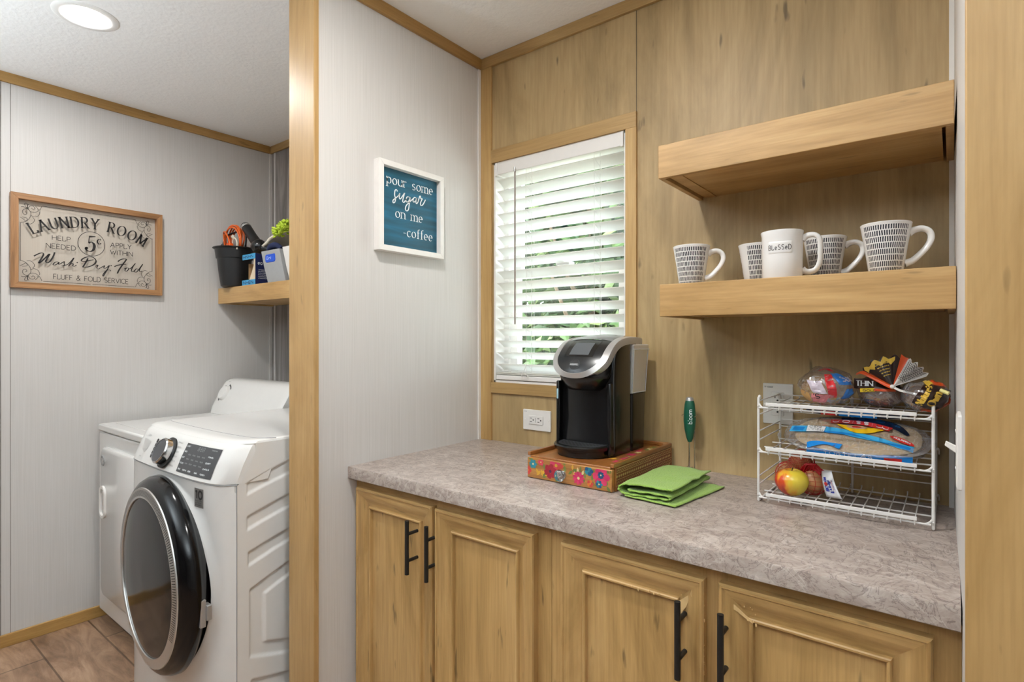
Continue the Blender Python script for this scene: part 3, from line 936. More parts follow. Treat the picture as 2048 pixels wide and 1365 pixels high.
mpk = lambda x, y: kc + u_ * x + w_ * y + na * .0046
for a0, a1 in ((-150, -100), (-60, 60), (20, 40)):
    kb.ribbon(arc(0, 0, .0485, .0485, a0 + 180, a1 + 180, 16), lambda a, b_, c_: .0085, mpk, 1)
kb.build('dial', [M_enamel, M_greyd], con, smooth=40)
pt = MB(); mpq = lambda x, y: kc + u_ * x + w_ * y + na * .002
for q in range(9):
    a = radians(20 + q * 40)
    dot_text(pt, mpq, .066 * cos(a) - .012, -.066 * sin(a), .024, .004, 6)
pt.build('dial_print', M_grey, con)

# washer: bowed front, tilted console, round bulging door slightly ajar
t = empty('washing_machine', (-2.035, 1.2, FZ), 'white front-load washing machine with a big round black door', 'washing machine')
WX0, WX1, WC, WYB = -2.399, -1.690, -2.0445, 1.56
def bow(x):
    u = min(abs((x - WC) / .3545), 1)
    if x > WC: return .747 + .024 * u ** 2.5 + .040 * u ** 14
    return .747 + .010 * u ** 2.5 + .014 * u ** 12
def xring(y_of, xs, back, x0=WX0, x1=WX1):
    return [(x, y_of(x)) for x in xs] + [(x1, back), (x0, back)]
xs = [WX0 + (WX1 - WX0) * i / 36 for i in range(37)]
# body sides and back (front comes as its own panel)
b_ = MB()
b_.box(WX0, WX1 - .010, .822, WYB, .06, .875)
b_.build('cabinet_body', M_enamel, t)
# front panel with the round porthole
HX, HZ, HR = -2.035, .548, .288
fp = MB()
na_, nr = 96, 9
def front(ir, ia):
    a = 2 * pi * ia / na_
    ca, sa = cos(a), sin(a)
    ex = (WX1 - HX if ca > 0 else HX - WX0) / max(abs(ca), 1e-6)
    ez = (.873 - HZ if sa > 0 else HZ - .058) / max(abs(sa), 1e-6)
    R = min(ex, ez)
    k = ir / (nr - 1)
    rad = [HR, HR + .005, HR + .010, HR + .018, HR + .026][ir] if ir < 5 else None
    if rad is None:
        s0 = HR + .026; rad = s0 + (R - s0) * (ir - 4) / (nr - 5) if R > s0 else R
    rad = min(rad, R)
    x = HX + rad * ca; z = HZ + rad * sa
    lift = [.018, -.004, -.012, -.008, 0][ir] if ir < 5 else 0
    return (x, bow(x) + lift, z)
fp.grid(lambda u, v: front(round(u * (nr - 1)), round(v * na_) % na_), nr, na_, cv=True)
# fill the corners left by the polar map
fpo = fp.build('front_panel', M_enamel, t, smooth=50)
xs_ = [WX0 + .004 + (WX1 - WX0 - .008) * i / 36 for i in range(37)]
for z0_, z1_, d_ in ((.058, .20, .004), (.80, .8735, .0008)):
    sh = MB(); sh.loft([[(x, y + d_, z) for x, y in xring(bow, xs_, .83, WX0 + .004, WX1 - .004)] for z in (z0_, z1_)])
    sh.build('front_rail', M_enamel, t, smooth=40)
# porthole throat and gasket
th = MB(); th.lathe([(HR + .002, -.75), (HR - .01, -.80), (.24, -.84), (.20, -.86), (.20, -1.0), (.0001, -1.0)], (HX, 0, HZ), 64, 0, (0, -1, 0), caps=(False, False), ms=[0, 0, 1, 1, 1])
th.build('porthole_throat', [M_grey, M_dark], t, smooth=40)
# console
cs = MB()
levels = [(.8765, 0, 0), (.88, -.002, 0), (.93, .017, 0), (.975, .039, 0), (.985, .046, .002), (.9925, .056, .004)]
rings = []
xs2 = [WX0 + .004 + (WX1 - WX0 - .008) * i / 36 for i in range(37)]
for z, dy, ins in levels:
    rings.append([(WC + (x - WC) * (1 - ins / .355), y + dy + (.012 * max(0, abs((x - WC) / .355) - .9) * 10 if True else 0), z) for x, y in xring(bow, xs2, .90)])
cs.loft(rings)
con = cs.build('console', M_enamel, t, smooth=32)
tp = MB()
rings = []
for z, dy, ins in ((.9925, .058, .003), (.998, .068, .006), (1.001, .085, .012), (1.0015, .10, .02)):
    rings.append([(WC + (x - WC) * (1 - ins / .355), (y + dy) if i < 37 else y - ins, z) for i, (x, y) in enumerate(xring(bow, xs, WYB - .02))])
tp.loft(rings)
tp.box(WX0, WX1 - .003, .87, WYB - .01, .965, .9925)
tp.build('top_panel', M_enamel, t, smooth=32)
MB().tube([(x, bow(x) + .125, 1.0018) for x in xs], .0012, 6).build('top_seam', M_grey, t)
# console details; the console face leans back
fc = Vector((0, -.902, .432)).normalized()
cu = Vector((1, 0, 0)); cw = Vector((0, .432, .902))
def cmap(x, h, lift=.0):
    z = .8765 + h
    dy = -.002 + (.017 + .002) * (z - .88) / .05 if z < .93 else .017 + .022 * (z - .93) / .045
    return Vector((x, bow(x) + dy, z)) + fc * lift
kx, kh = -2.074, .056
k0 = cmap(kx, kh, .001)
kn = MB(); kn.lathe([(.052, 0), (.052, .005), (.047, .007)], k0, 48, 0, fc, caps=(False, True))
kn.build('dial_skirt', M_blackm, con, smooth=40)
kn = MB(); kn.lathe([(.044, .006), (.0435, .026), (.040, .030), (.0385, .030), (.037, .0285), (.0001, .0285)], k0, 48, 0, fc, ms=[0, 0, 0, 1, 1])
kn.build('dial', [M_chrome, M_greyd], con, smooth=30)
pd = MB()
def rp(poly, lift, m): pd.blob(poly, lambda x, h: cmap(x, h, lift), m)
def strip(x0, x1, h0, h1, r, lift, m):
    n = 10
    pd.grid(lambda u, v: cmap(x0 + (x1 - x0) * u, h0 + (h1 - h0) * v, lift), n, 6, m)
strip(-1.966, -1.757, .013, .0985, .006, .0012, 0)
pm = lambda x, h: cmap(x, h, .0018)
for q, (hx_, hh) in enumerate(((-1.960, .088), (-1.960, .072), (-1.960, .055), (-1.960, .038), (-1.808, .070), (-1.808, .053), (-1.812, .036), (-1.816, .020), (-1.958, .02), (-1.925, .02), (-1.89, .02), (-1.85, .02))):
    dot_text(pd, pm, hx_, hh, .016 + .008 * (q % 3 == 0) + .01 * (4 <= q < 8), .004, 4 + (q > 3) * 2, 1)
write(pd, '888', pm, -1.885, -1.845, .083, .011, .10, m=2, slant=.15)
for q in range(12): dot_text(pd, pm, -1.928 + (q % 4) * .029, .066 - (q // 4) * .013, .017, .0035, 5, 2)
dot_text(pd, pm, -1.805, .09, .03, .0035, 9, 2)
pd.build('display_panel', [M_greyd, M_whiteprint, M_grey], con)
# dark slot, drawer grip, captions
pd = MB()
n = 8
for poly, m_ in (([(x, h) for x, h in rrect(-2.202, -2.188, .026, .088, .0065, 6)], 0),):
    pd.blob(poly, lambda x, h: cmap(x, h, .0016), m_)
for q in range(4): dot_text(pd, lambda x, h: cmap(x, h, .002), -2.199, .036 + q * .012, .008, .003, 2, 1)
pd.build('indicator_strip', [M_blackm, M_whiteprint], con)
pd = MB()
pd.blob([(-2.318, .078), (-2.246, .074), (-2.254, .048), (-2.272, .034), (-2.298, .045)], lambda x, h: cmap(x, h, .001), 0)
pd.build('drawer_grip', plain('grip_recess_shade', 'b4b2af', .4), con)  # flat patch; the recess's shade is put into its darker grey
pd = MB()
for q in range(6): dot_text(pd, lambda x, h: cmap(x, h, .0014), -2.030, .022 + q * .014, .032, .004, 7)
for q in range(3): dot_text(pd, lambda x, h: cmap(x, h, .0014), -2.165, .02 + q * .035, .02, .004, 5)
dot_text(pd, lambda x, h: cmap(x, h, .0014), -2.30, .088, .03, .005, 6); dot_text(pd, lambda x, h: cmap(x, h, .0014), -2.30, .018, .02, .004, 4)
pd.build('console_print', M_grey, con)
# side panel with pressed pockets
def lerp_line(p, q, y): return p[1] + (q[1] - p[1]) * (y - p[0]) / (q[0] - p[0])
pk = [((.842, .8756), (.972, .926), (.8394, .8821)), ((.842, .7722), (.972, .8159), (.7301, .7745)), ((.846, .6623), (.975, .7059), (.6196, .6674))]
def sdf_pocket(y, z):
    best = -1
    def band(y_, top0, top1, bot0, bot1, yl, yr):
        sl1 = (top1 - top0) / .13; sl2 = (bot1 - bot0) / .13
        ym = yl + .26
        yy = min(y_, ym) - yl; back = max(0, y_ - ym) * .18
        zt = top0 + sl1 * yy * (1 - yy * .8) + back; zb = bot0 + sl2 * yy * (1 - yy * .8) + back
        return min(zt - z, z - zb, y_ - yl, yr - y_)
    for (p, q, bb) in pk: best = max(best, band(y, p[1], q[1], bb[0], bb[1], p[0], 1.45))
    o_ = min(y - .851, 1.45 - y, (.547 + .42 * (y - .851) * (1 - (y - .851) * .8)) - z, z - (.3395 - .33 * (y - .851) * (1 - (y - .851) * .8)))
    i_ = min(y - .899, 1.40 - y, (.519 + .43 * (y - .899) * (1 - (y - .899) * .8)) - z, z - (.3695 - .31 * (y - .899) * (1 - (y - .899) * .8)))
    best = max(best, min(o_, -i_))
    for zz in (.2693, .165):
        best = max(best, band(y, zz, zz - .034, zz - .036, zz - .075, .855, 1.45))
    return best
sp = MB()
NY, NZ = 150, 230
def side(u, v):
    z = .058 + (.9925 - .058) * v
    yf_ = .811 + max(0, z - .8765) * .50 + .012 * (z > .8765)
    y = yf_ + (WYB - yf_) * (u ** 1.35)
    dpt = min(max((sdf_pocket(y, z) + .002) / .007, 0), 1)
    dpt = dpt * dpt * (3 - 2 * dpt) * .0065
    return (WX1 - dpt, y, z)
sp.grid(side, NY, NZ)
sp.build('side_panel', M_enamel, t, smooth=60)
MB().tube([(WX1 + .0005, .811, .06), (WX1 + .0005, .811, .8755)], .0012, 6).tube([(WX1 + .0002, .812, .8757), (WX1 - .02, bow(WX1 - .02), .8757)] , .001, 6).tube([(x, bow(x) - .0004, .875) for x in xs], .0012, 6).build('panel_seam', M_grey, t)
# sticker with a 10
st = MB()
sm_ = lambda x, z: (x, bow(x) - .0010, z)
st.grid(lambda u, v: sm_(-1.838 + .050 * u, .799 + .058 * v), 4, 2, 0)
sm2 = lambda x, z: (x, bow(x) - .0016, z)
write(st, '10', sm2, -1.830, -1.794, .826, .024, .26, m=1, gap=.18)
for q in range(3): dot_text(st, sm2, -1.832, .817 - q * .006, .036, .0035, 9, 1)
st.build('warranty_sticker', [plain('grey_sticker', '6b6763', .4), M_ink], t)
# round door, swung a few degrees on its left hinge
ca_ = radians(3.0)
dc = Vector((-2.035, .686, .553))
dax = Vector((sin(ca_) * -1, -cos(ca_), 0))
M_doorglass = plain('dark_door_glass', '1a1a1b', .10, spec=.2)
ring = MB()
ring.lathe([(.279, -.003), (.290, -.006), (.303, -.016), (.3125, -.034), (.314, -.052), (.309, -.058), (.300, -.066), (.288, -.088), (.262, -.1)], dc, 96, 0, dax, caps=(False, True))
door = ring.build('door', plain('black_door_rim', '070708', .14, spec=.35), t, smooth=50)
ring = MB(); ring.lathe([(.2475, .0005), (.2485, .004), (.252, .0045), (.276, -.001), (.2795, .0005), (.281, -.003)], dc, 96, 0, dax, caps=(False, False))
M_ringm = plain('brushed_ring', 'c6c4c1', .3, metal=.75)
ring.build('chrome_ring', M_ringm, door, smooth=40)
ticks = MB()
du = Vector((cos(ca_), -sin(ca_), 0)); dw = Vector((0, 0, 1))
for q in range(150):
    a = radians(-28 + q * 150 * 1.62 / 150)
    r0, r1 = .255, .273
    e_ = du * cos(a) + dw * sin(a); p0 = dc + e_ * r0 + dax * .0048; p1 = dc + e_ * r1 + dax * .0008
    g_ = e_.cross(dax) * .0011
    ticks.add([p0 - g_, p0 + g_, p1 + g_, p1 - g_], [(0, 1, 2, 3)])
tk = ticks.build('ring_knurling', M_dark, door)
gl = MB(); gl.lathe([(.2475, 0), (.235, .0025), (.18, .0075), (.1, .0115), (.0001, .013)], dc, 96, 0, dax, caps=(False, False))
gl.build('door_glass', M_doorglass, door, smooth=60)
la = MB()
e_ = du
lp = dc + du * .292 - dax * .07
la.box(lp.x - .004, lp.x + .03, lp.y - .006, lp.y + .008, .49, .535).box(lp.x + .008, lp.x + .02, lp.y - .02, lp.y - .004, .47, .55)
la.build('door_latch', M_silver, door, bevel=.002)

# ------------------------------------------------------------------ laundry sign: letters on a clear pane in a wooden frame
t = empty('framed_sign', (AX, .8345, 1.5345), 'wood-framed laundry room sign with black lettering on clear glass', 'sign', 'framed wall signs')
Y0, Y1, Z0, Z1 = .5475, 1.1225, 1.5345, 1.9385
M_frame = wood('brown_sign_frame', '7e5832', 'a1744a', 'b58a5e', 'Y', .5, 16, .3, .3)
M_framez = wood('brown_sign_frame_upright', '7e5832', 'a1744a', 'b58a5e', 'Z', .5, 16, .3, .3)
f = MB(); w = .0255; xa, xb = AX + .001, AX + .027
for lo_, hi_, m_ in (([(Y0, Z1), (Y1, Z1), (Y1 - w, Z1 - w), (Y0 + w, Z1 - w)], 0, 0), ([(Y0, Z0), (Y1, Z0), (Y1 - w, Z0 + w), (Y0 + w, Z0 + w)], 0, 0), ([(Y0, Z0), (Y0, Z1), (Y0 + w, Z1 - w), (Y0 + w, Z0 + w)], 0, 1), ([(Y1, Z0), (Y1, Z1), (Y1 - w, Z1 - w), (Y1 - w, Z0 + w)], 0, 1)):
    f.hexa([(xa, y, z) for y, z in lo_], [(xb, y, z) for y, z in lo_], m_)
f.build('frame', [M_frame, M_framez], t, bevel=.001)
PX = AX + .018
MB().box(PX - .003, PX - .0005, Y0 + .02, Y1 - .02, Z0 + .02, Z1 - .02).build('glass_pane', M_signglass, t)
sm = lambda y, z: (PX, y, z)
L = MB()
# arched heading, serif capitals
cy_, R_ = .8308, .42
def arch(letters, L=L):
    s = 'LAUNDRY ROOM'
    gap = .32
    tot = word_width(s, gap)
    k = .0367
    zc = 1.8255 - R_
    x = 0
    for c in s:
        if c == ' ': x += .4 + gap; continue
        gw, st_ = GL[c]
        xm = (x + gw / 2 - tot / 2) * k
        a = xm / R_
        o = Vector((cy_ + R_ * sin(a), zc + R_ * cos(a)))
        ux = Vector((cos(a), -sin(a))); uy = Vector((sin(a), cos(a)))
        mp2 = lambda px, py: (PX, o.x + ux.x * px + uy.x * py, o.y + ux.y * px + uy.y * py)
        sub = MB()
        write(sub, c, mp2, -gw / 2 * k, gw / 2 * k, 0, .047, .135, 'serif')
        L.add(sub.v, sub.f)
        x += gw + gap
arch('')
write(L, 'HELP', sm, .687, .752, 1.7545, .0195, .11)
write(L, 'NEEDED', sm, .666, .771, 1.7165, .0205, .11)
write(L, 'APPLY', sm, .9045, .990, 1.750, .022, .11)
write(L, 'WITHIN', sm, .904, .995, 1.7165, .0205, .11)
write(L, 'FLUFF & FOLD SERVICE', sm, .6915, .9767, 1.582, .0215, .10)
L.ribbon(arc(cy_, 1.755, .0515, .0555, 0, 360, 48), lambda a, b2, c2: .0024, sm)
# 5 cents
five = [(.849, 1.7895), (.825, 1.787), (.8235, 1.7865), (.8215, 1.758)]
L.ribbon([(.822, 1.7875), (.846, 1.7905)], lambda a, b2, tt: .0085 if tt < .9 else .003, sm)
L.ribbon([(.8225, 1.789), (.8195, 1.758)], lambda a, b2, tt: .0035, sm)
L.ribbon(catmull([(.8195, 1.757), (.828, 1.763), (.838, 1.758), (.8415, 1.744), (.8365, 1.727), (.8255, 1.7195), (.814, 1.7225), (.8085, 1.731), (.811, 1.737)], 5), lambda dx, dy, tt: .0025 + .0085 * abs(dy) ** 1.5 * (1 if tt < .75 else .7), sm)
L.ribbon(arc(.8125, 1.7335, .003, .003, 0, 360, 10), lambda a, b2, c2: .006, sm)
L.ribbon(catmull([(.866, 1.777), (.860, 1.7805), (.8545, 1.775), (.8535, 1.766), (.857, 1.7595), (.8625, 1.7585), (.867, 1.763)], 5), lambda dx, dy, tt: .0016 + .0042 * abs(dy) ** 1.5, sm)
L.ribbon([(.8655, 1.784), (.8565, 1.754)], lambda a, b2, tt: .0012, sm)
SCR = {
'W': [(0.6243, 1.6746), (0.636, 1.6839), (0.6472, 1.6905), (0.6547, 1.6912), (0.6569, 1.6856), (0.6522, 1.6722), (0.641, 1.6479), (0.6484, 1.6527), (0.6635, 1.6719), (0.678, 1.6905), (0.6672, 1.6644), (0.6647, 1.6545), (0.6717, 1.6512), (0.6812, 1.6611), (0.6914, 1.6832), (0.6959, 1.7)],
'a': [(0.7094, 1.6553), (0.7043, 1.6588), (0.6952, 1.6538), (0.6901, 1.6443), (0.6965, 1.6434), (0.7043, 1.649), (0.7114, 1.6571), (0.7088, 1.6495), (0.7107, 1.6481), (0.7159, 1.6511), (0.7251, 1.6594), (0.7303, 1.6625), (0.729, 1.655), (0.731, 1.6486), (0.7251, 1.6428), (0.7205, 1.6442)],
'h': [(0.7251, 1.6428), (0.7329, 1.6464), (0.7435, 1.6524), (0.7555, 1.6685), (0.7648, 1.6836), (0.7568, 1.6645), (0.7448, 1.6427)],
'h2': [(0.7461, 1.6469), (0.7515, 1.6524), (0.7601, 1.6575), (0.7621, 1.6536), (0.7608, 1.646), (0.7662, 1.6449), (0.7742, 1.6515)],
'D': [(0.8166, 1.6871), (0.8111, 1.6722), (0.7974, 1.6447)],
'D2': [(0.796, 1.6446), (0.8139, 1.6464), (0.8333, 1.656), (0.846, 1.6692), (0.8474, 1.6812), (0.839, 1.6922), (0.825, 1.6953), (0.8056, 1.6892), (0.7926, 1.6768), (0.796, 1.6705), (0.8083, 1.6719), (0.8222, 1.6776), (0.8382, 1.6828)],
'r': [(0.8457, 1.653), (0.8549, 1.6599), (0.8535, 1.6547), (0.8507, 1.6459), (0.8563, 1.6422), (0.8642, 1.6473), (0.8734, 1.6542), (0.8814, 1.6601), (0.8799, 1.6549), (0.8778, 1.6486), (0.8828, 1.6474), (0.8915, 1.6535), (0.8999, 1.6629), (0.8929, 1.645), (0.8842, 1.627), (0.877, 1.6112), (0.8739, 1.614), (0.8814, 1.6293), (0.8915, 1.6397), (0.9017, 1.6416), (0.9063, 1.6368)],
'F': [(0.9341, 1.6848), (0.9445, 1.6947), (0.958, 1.7006), (0.9686, 1.7), (0.9648, 1.6908), (0.9535, 1.672), (0.94, 1.6479), (0.9318, 1.628)],
'F2': [(0.92, 1.659), (0.9311, 1.6662), (0.9475, 1.6714), (0.9686, 1.6763)],
'o': [(0.9603, 1.6534), (0.9716, 1.659), (0.9648, 1.6521), (0.9641, 1.6424), (0.9709, 1.643), (0.9777, 1.6516), (0.9774, 1.6578), (0.9716, 1.6584)],
'l': [(0.9777, 1.6569), (0.9854, 1.6568), (0.9961, 1.6685), (1.007, 1.6839), (1.0008, 1.6752), (0.9915, 1.6548), (0.9908, 1.6441), (0.9961, 1.6432), (1.0046, 1.6499)],
'd': [(1.0179, 1.6565), (1.0109, 1.6585), (1.0039, 1.6489), (1.0046, 1.6422), (1.0116, 1.6425), (1.0226, 1.6579), (1.0383, 1.6837), (1.0273, 1.6619), (1.0233, 1.649), (1.028, 1.6459), (1.0343, 1.6501)],
}
for k, P in SCR.items():
    big = k in 'WDF' or k in ('D2', 'F2')
    hi_ = .0062 if big else .0042
    L.ribbon(catmull(P, 5), lambda dx, dy, tt, hi_=hi_: hi_ * (.42 + .58 * (abs(dy) if dy * dx >= 0 else .55 * abs(dy))), sm)
for y, z in ((.7769, 1.6631), (.9072, 1.6628)):
    L.blob([(y + .0028 * cos(2 * pi * q / 10), z + .0028 * sin(2 * pi * q / 10)) for q in range(10)], sm)
L.build('lettering', M_ink, t)
# line border and scroll corners
Bd = MB()
lw_ = lambda a, b2, c2: .0018
for a, b2 in (((.5797, 1.811), (.5797, 1.649)), ((1.0788, 1.8156), (1.0788, 1.652)), ((.654, 1.896), (.827, 1.8963)), ((.834, 1.8963), (1.0075, 1.8967)), ((.6555, 1.5683), (.827, 1.5688)), ((.834, 1.5688), (1.0036, 1.5694))):
    Bd.ribbon([a, b2], lw_, sm)
# one corner in local steps (x inwards, y downwards from the corner), mirrored four times
cor = [[(.0, .085), (.02, .075), (.034, .055), (.036, .035), (.026, .022), (.014, .024), (.009, .034), (.012, .045), (.02, .046), (.023, .038), (.017, .035)],
       [(.0, .060), (.01, .066), (.02, .074), (.024, .062), (.008, .058)],
       [(.074, .0), (.066, .018), (.05, .032), (.034, .030), (.028, .018), (.034, .008), (.044, .006), (.050, .014), (.044, .02), (.038, .015)],
       [(.052, .004), (.056, .010), (.062, .018), (.056, .02)],
       [(.035, .045), (.046, .052), (.06, .046), (.066, .032), (.064, .026)],
       [(.022, .083), (.036, .084), (.047, .072), (.047, .06), (.042, .055)],
       [(.026, .02), (.018, .010), (.016, .0), (.022, -.003), (.026, .006), (.026, .02)], [(.026, .02), (.012, .014), (.004, .016)], [(.026, .02), (.024, .008), (.03, .0)]]
for sy_, oy in ((1, .578), (-1, 1.0805)):
    for sz_, oz in ((-1, 1.896), (1, 1.5685)):
        for P in cor:
            Bd.ribbon([(oy + sy_ * px, oz + sz_ * py) for px, py in catmull([(p[0], p[1]) for p in P], 5)], lambda a, b2, c2: .0017, sm)
Bd.build('scroll_border', M_ink, t)

# ------------------------------------------------------------------ coffee sign on the partition wall
t = empty('framed_sign', (LX, 1.314, 1.607), 'teal coffee sign in a white frame hanging on the grey partition wall', 'sign', 'framed wall signs')
Y0, Y1, Z0, Z1 = 1.1665, 1.461, 1.6085, 1.9085
f = MB(); w = .0185; xa, xb = LX + .0005, LX + .031
for lo_ in ([(Y0, Z1), (Y1, Z1), (Y1 - w, Z1 - w), (Y0 + w, Z1 - w)], [(Y0, Z0), (Y1, Z0), (Y1 - w, Z0 + w), (Y0 + w, Z0 + w)], [(Y0, Z0), (Y0, Z1), (Y0 + w, Z1 - w), (Y0 + w, Z0 + w)], [(Y1, Z0), (Y1, Z1), (Y1 - w, Z1 - w), (Y1 - w, Z0 + w)]):
    f.hexa([(xa, y, z) for y, z in lo_], [(xb, y, z) for y, z in lo_])
f.build('frame', plain('white_painted_wood', 'efece8', .5, noise=.05), t, bevel=.001)
m, nt, b = newmat('teal_wash_board')
n = node(nt, 'ShaderNodeTexNoise'); n.inputs['Scale'].default_value = 1; n.inputs['Detail'].default_value = 6
nt.links.new(coords(nt, (4, 4, 40)), n.inputs[0])
r = ramp(nt, [(.3, S('0f4454')), (.5, S('16566d')), (.7, S('1d6a8a'))]); nt.links.new(n.outputs[0], r.inputs[0])
nt.links.new(r.outputs[0], b.inputs['Base Color']); b.inputs['Roughness'].default_value = .5
PX2 = LX + .012
MB().box(LX + .001, PX2 - .0008, Y0 + .01, Y1 - .01, Z0 + .01, Z1 - .01).build('panel', m, t)
sm = lambda y, z: (PX2, y, z)
L = MB()
write(L, 'pour some', sm, 1.2125, 1.4205, 1.8385, .0325, .115, 'serif', gap=.22)
write(L, 'on me', sm, 1.2495, 1.3705, 1.7295, .032, .115, 'serif', gap=.22)
write(L, '-coffee', sm, 1.284, 1.4186, 1.6705, .032, .115, 'serif', gap=.2)
SUG = {'s': [(1.2573, 1.818), (1.253, 1.8234), (1.2467, 1.8191), (1.2449, 1.8043), (1.2487, 1.7916), (1.2458, 1.7799), (1.2387, 1.7763), (1.2387, 1.7852), (1.2501, 1.7941), (1.2645, 1.8083)],
'u': [(1.2616, 1.8043), (1.2674, 1.8134), (1.2651, 1.7982), (1.2703, 1.7954), (1.2805, 1.8081), (1.2885, 1.8188), (1.2826, 1.8006), (1.2805, 1.7889), (1.2864, 1.7866), (1.2968, 1.8011)],
'g': [(1.3118, 1.8087), (1.3013, 1.8089), (1.2947, 1.7973), (1.2983, 1.79), (1.3073, 1.7952), (1.3142, 1.8092), (1.3103, 1.7878), (1.3064, 1.7664), (1.2983, 1.7592), (1.2923, 1.765), (1.2968, 1.7783), (1.3118, 1.7926), (1.3269, 1.8071)],
'a': [(1.3416, 1.8128), (1.333, 1.8129), (1.3269, 1.8025), (1.3306, 1.7958), (1.3392, 1.8026), (1.3454, 1.8142), (1.3407, 1.7982), (1.3444, 1.7931), (1.3531, 1.8041)],
'r': [(1.35, 1.8), (1.3578, 1.8202), (1.3615, 1.8233), (1.3641, 1.8145), (1.3704, 1.8157), (1.3625, 1.8001), (1.3634, 1.7909), (1.3735, 1.7952), (1.3862, 1.8153)]}
for P in SUG.values(): L.ribbon(catmull(P, 5), lambda dx, dy, tt: .0042 * (.5 + .5 * abs(dy)), sm)
L.build('lettering', M_whiteprint, t)

# ------------------------------------------------------------------ things on the laundry shelf
SZ = 1.5905
pc = Vector((-3.008, 1.432, SZ))
t = empty('bucket', pc, 'small black plastic bucket on the laundry shelf against the left wall', 'bucket')
bk = MB(); bk.lathe([(.0001, .001), (.058, .001), (.066, .006), (.078, .09), (.084, .15), (.089, .152), (.096, .205), (.104, .209), (.106, .206), (.103, .204), (.094, .20), (.082, .145), (.075, .09), (.063, .012), (.0001, .01)], pc, 44, caps=(False, False))
for i, v in enumerate(bk.v):     # pouring lip on the wall side
    p = Vector(v) - pc; a = atan2(p.y, p.x)
    k = max(0, cos(a - radians(195))) ** 8
    if p.z > .15: bk.v[i] = (v[0] - .012 * k * (p.z - .15) / .05, v[1], v[2] + .004 * k)
bk.build('pail', plain('black_pail_plastic', '1f1f20', .42, noise=.15), t, smooth=40)
M_orange = plain('orange_cord', 'd9601f', .45)
co = MB(); rnd = random.Random(2)
cc = pc + Vector((0.004, 0, .252))
pts = []
for q in range(150):
    a = q / 150 * 2 * pi * 5
    r = .076 + .008 * sin(a * .37 + 1)
    pts.append(cc + Vector((r * cos(a) - .005, .016 * sin(a * .53) + .02 * (q / 150 - .5), r * .95 * sin(a))))
co.tube(pts, .0042, 8)
co.tube([tuple(p) for p in catmull([tuple(cc + Vector(v)) for v in ((-.05, -.03, -.03), (-.04, -.04, .035), (0, -.05, .035), (.035, -.05, .0), (.05, -.05, -.03))], 6)], .0042, 8)
t = empty('extension_cord', cc, 'coiled orange extension cord sticking out of the black bucket', 'extension cord')
co.build('cord', M_orange, t, smooth=60)
pl_ = MB(); pl_.loft([[(cc.x + .05 + a_, cc.y - .05 + b2, cc.z - .028 - k) for a_, b2 in rrect(-w_, w_, -.012, .012, .005)] for k, w_ in ((0, .012), (.008, .017), (.035, .019), (.04, .015))])
pl_.build('plug', plain('orange_plug', 'e2560f', .4), t, smooth=40)
bcord = MB(); bcord.tube(catmull([tuple(cc + Vector(v)) for v in ((-.085, -.02, -.05), (-.1, -.015, -.01), (-.085, 0, .035), (-.03, .02, .05), (.02, .03, .06), (.06, .03, .02), (.03, .04, -.05))], 8), .0045, 8)
bcord.tube(catmull([tuple(cc + Vector(v)) for v in ((-.105, -.02, -.015), (-.09, -.03, -.03), (-.06, -.03, -.055))], 5), .004, 8)
tag(bcord.build('cable', plain('black_cord', '26272b', .4), smooth=60), 'dark cable looped behind the orange cord in the bucket', 'cable', 'cables in the bucket')
wc = MB(); wc.tube(catmull([tuple(cc + Vector(v)) for v in ((.045, -.03, -.06), (.05, -.035, -.015), (.07, -.035, .0), (.085, -.03, -.02), (.085, -.03, -.06))], 6), .004, 8)
wc.ell(tuple(cc + Vector((.052, -.035, .008))), (.012, .009, .010), 12, 8)
tag(wc.build('cable', plain('cream_cord', 'd9d1bf', .5), smooth=60), 'short cream cord looping over the rim of the black bucket', 'cable', 'cables in the bucket')

# torn dark blue carton
t = empty('cardboard_box', (-2.775, 1.45, SZ), 'torn open dark blue cardboard box on the laundry shelf beside the bucket', 'box')
M_card = plain('raw_cardboard', 'b39067', .8, noise=.12)
M_navy = plain('navy_carton_print', '1a2350', .5, noise=.1)
M_lblue = plain('sky_blue_carton_print', '4aa3d3', .5, noise=.25)
x0, x1, ya, yb, zt = -2.862, -2.733, 1.405, 1.50, SZ + .156
bx = MB()
bx.box(x0, x1, yb - .002, yb, SZ, zt, 0); bx.box(x0, x1, ya, yb, SZ, SZ + .002, 0); bx.box(x0, x1, ya + .01, yb, zt - .002, zt, 0)
bx.box(x0, x0 + .002, ya + .03, yb, SZ, zt - .04, 0)
bx.build('carton', M_card, t)
side_ = MB(); side_.box(x1 - .002, x1, ya, yb, SZ, zt)
mp = lambda y, z: (x1 + .0006, y, z)
sd = side_.build('printed_side', M_navy, t)
pr_ = MB(); write(pr_, 'ea', mp, ya + .012, ya + .034, SZ + .1, .018, .14); 
for q in range(6): dot_text(pr_, mp, ya + .014, SZ + .072 - q * .0085, .045, .004, 9)
pr_.build('carton_print', M_whiteprint, sd)
edge = MB()
edge.box(x0 - .001, x1 - .002, ya - .002, ya, zt - .026, zt, 0); edge.box(x0 - .004, x1 - .002, ya - .002, ya, SZ, SZ + .026, 0)
write(edge, 'HNHN', lambda x, z: (x, ya - .0026, z), x0 + .01, x1 - .02, zt - .02, .014, .2, m=1); write(edge, 'NHEN', lambda x, z: (x, ya - .0026, z), x0 + .01, x1 - .02, SZ + .006, .014, .2, m=1)
edge.build('printed_edge', [M_lblue, M_navy], t)
tr_ = MB()
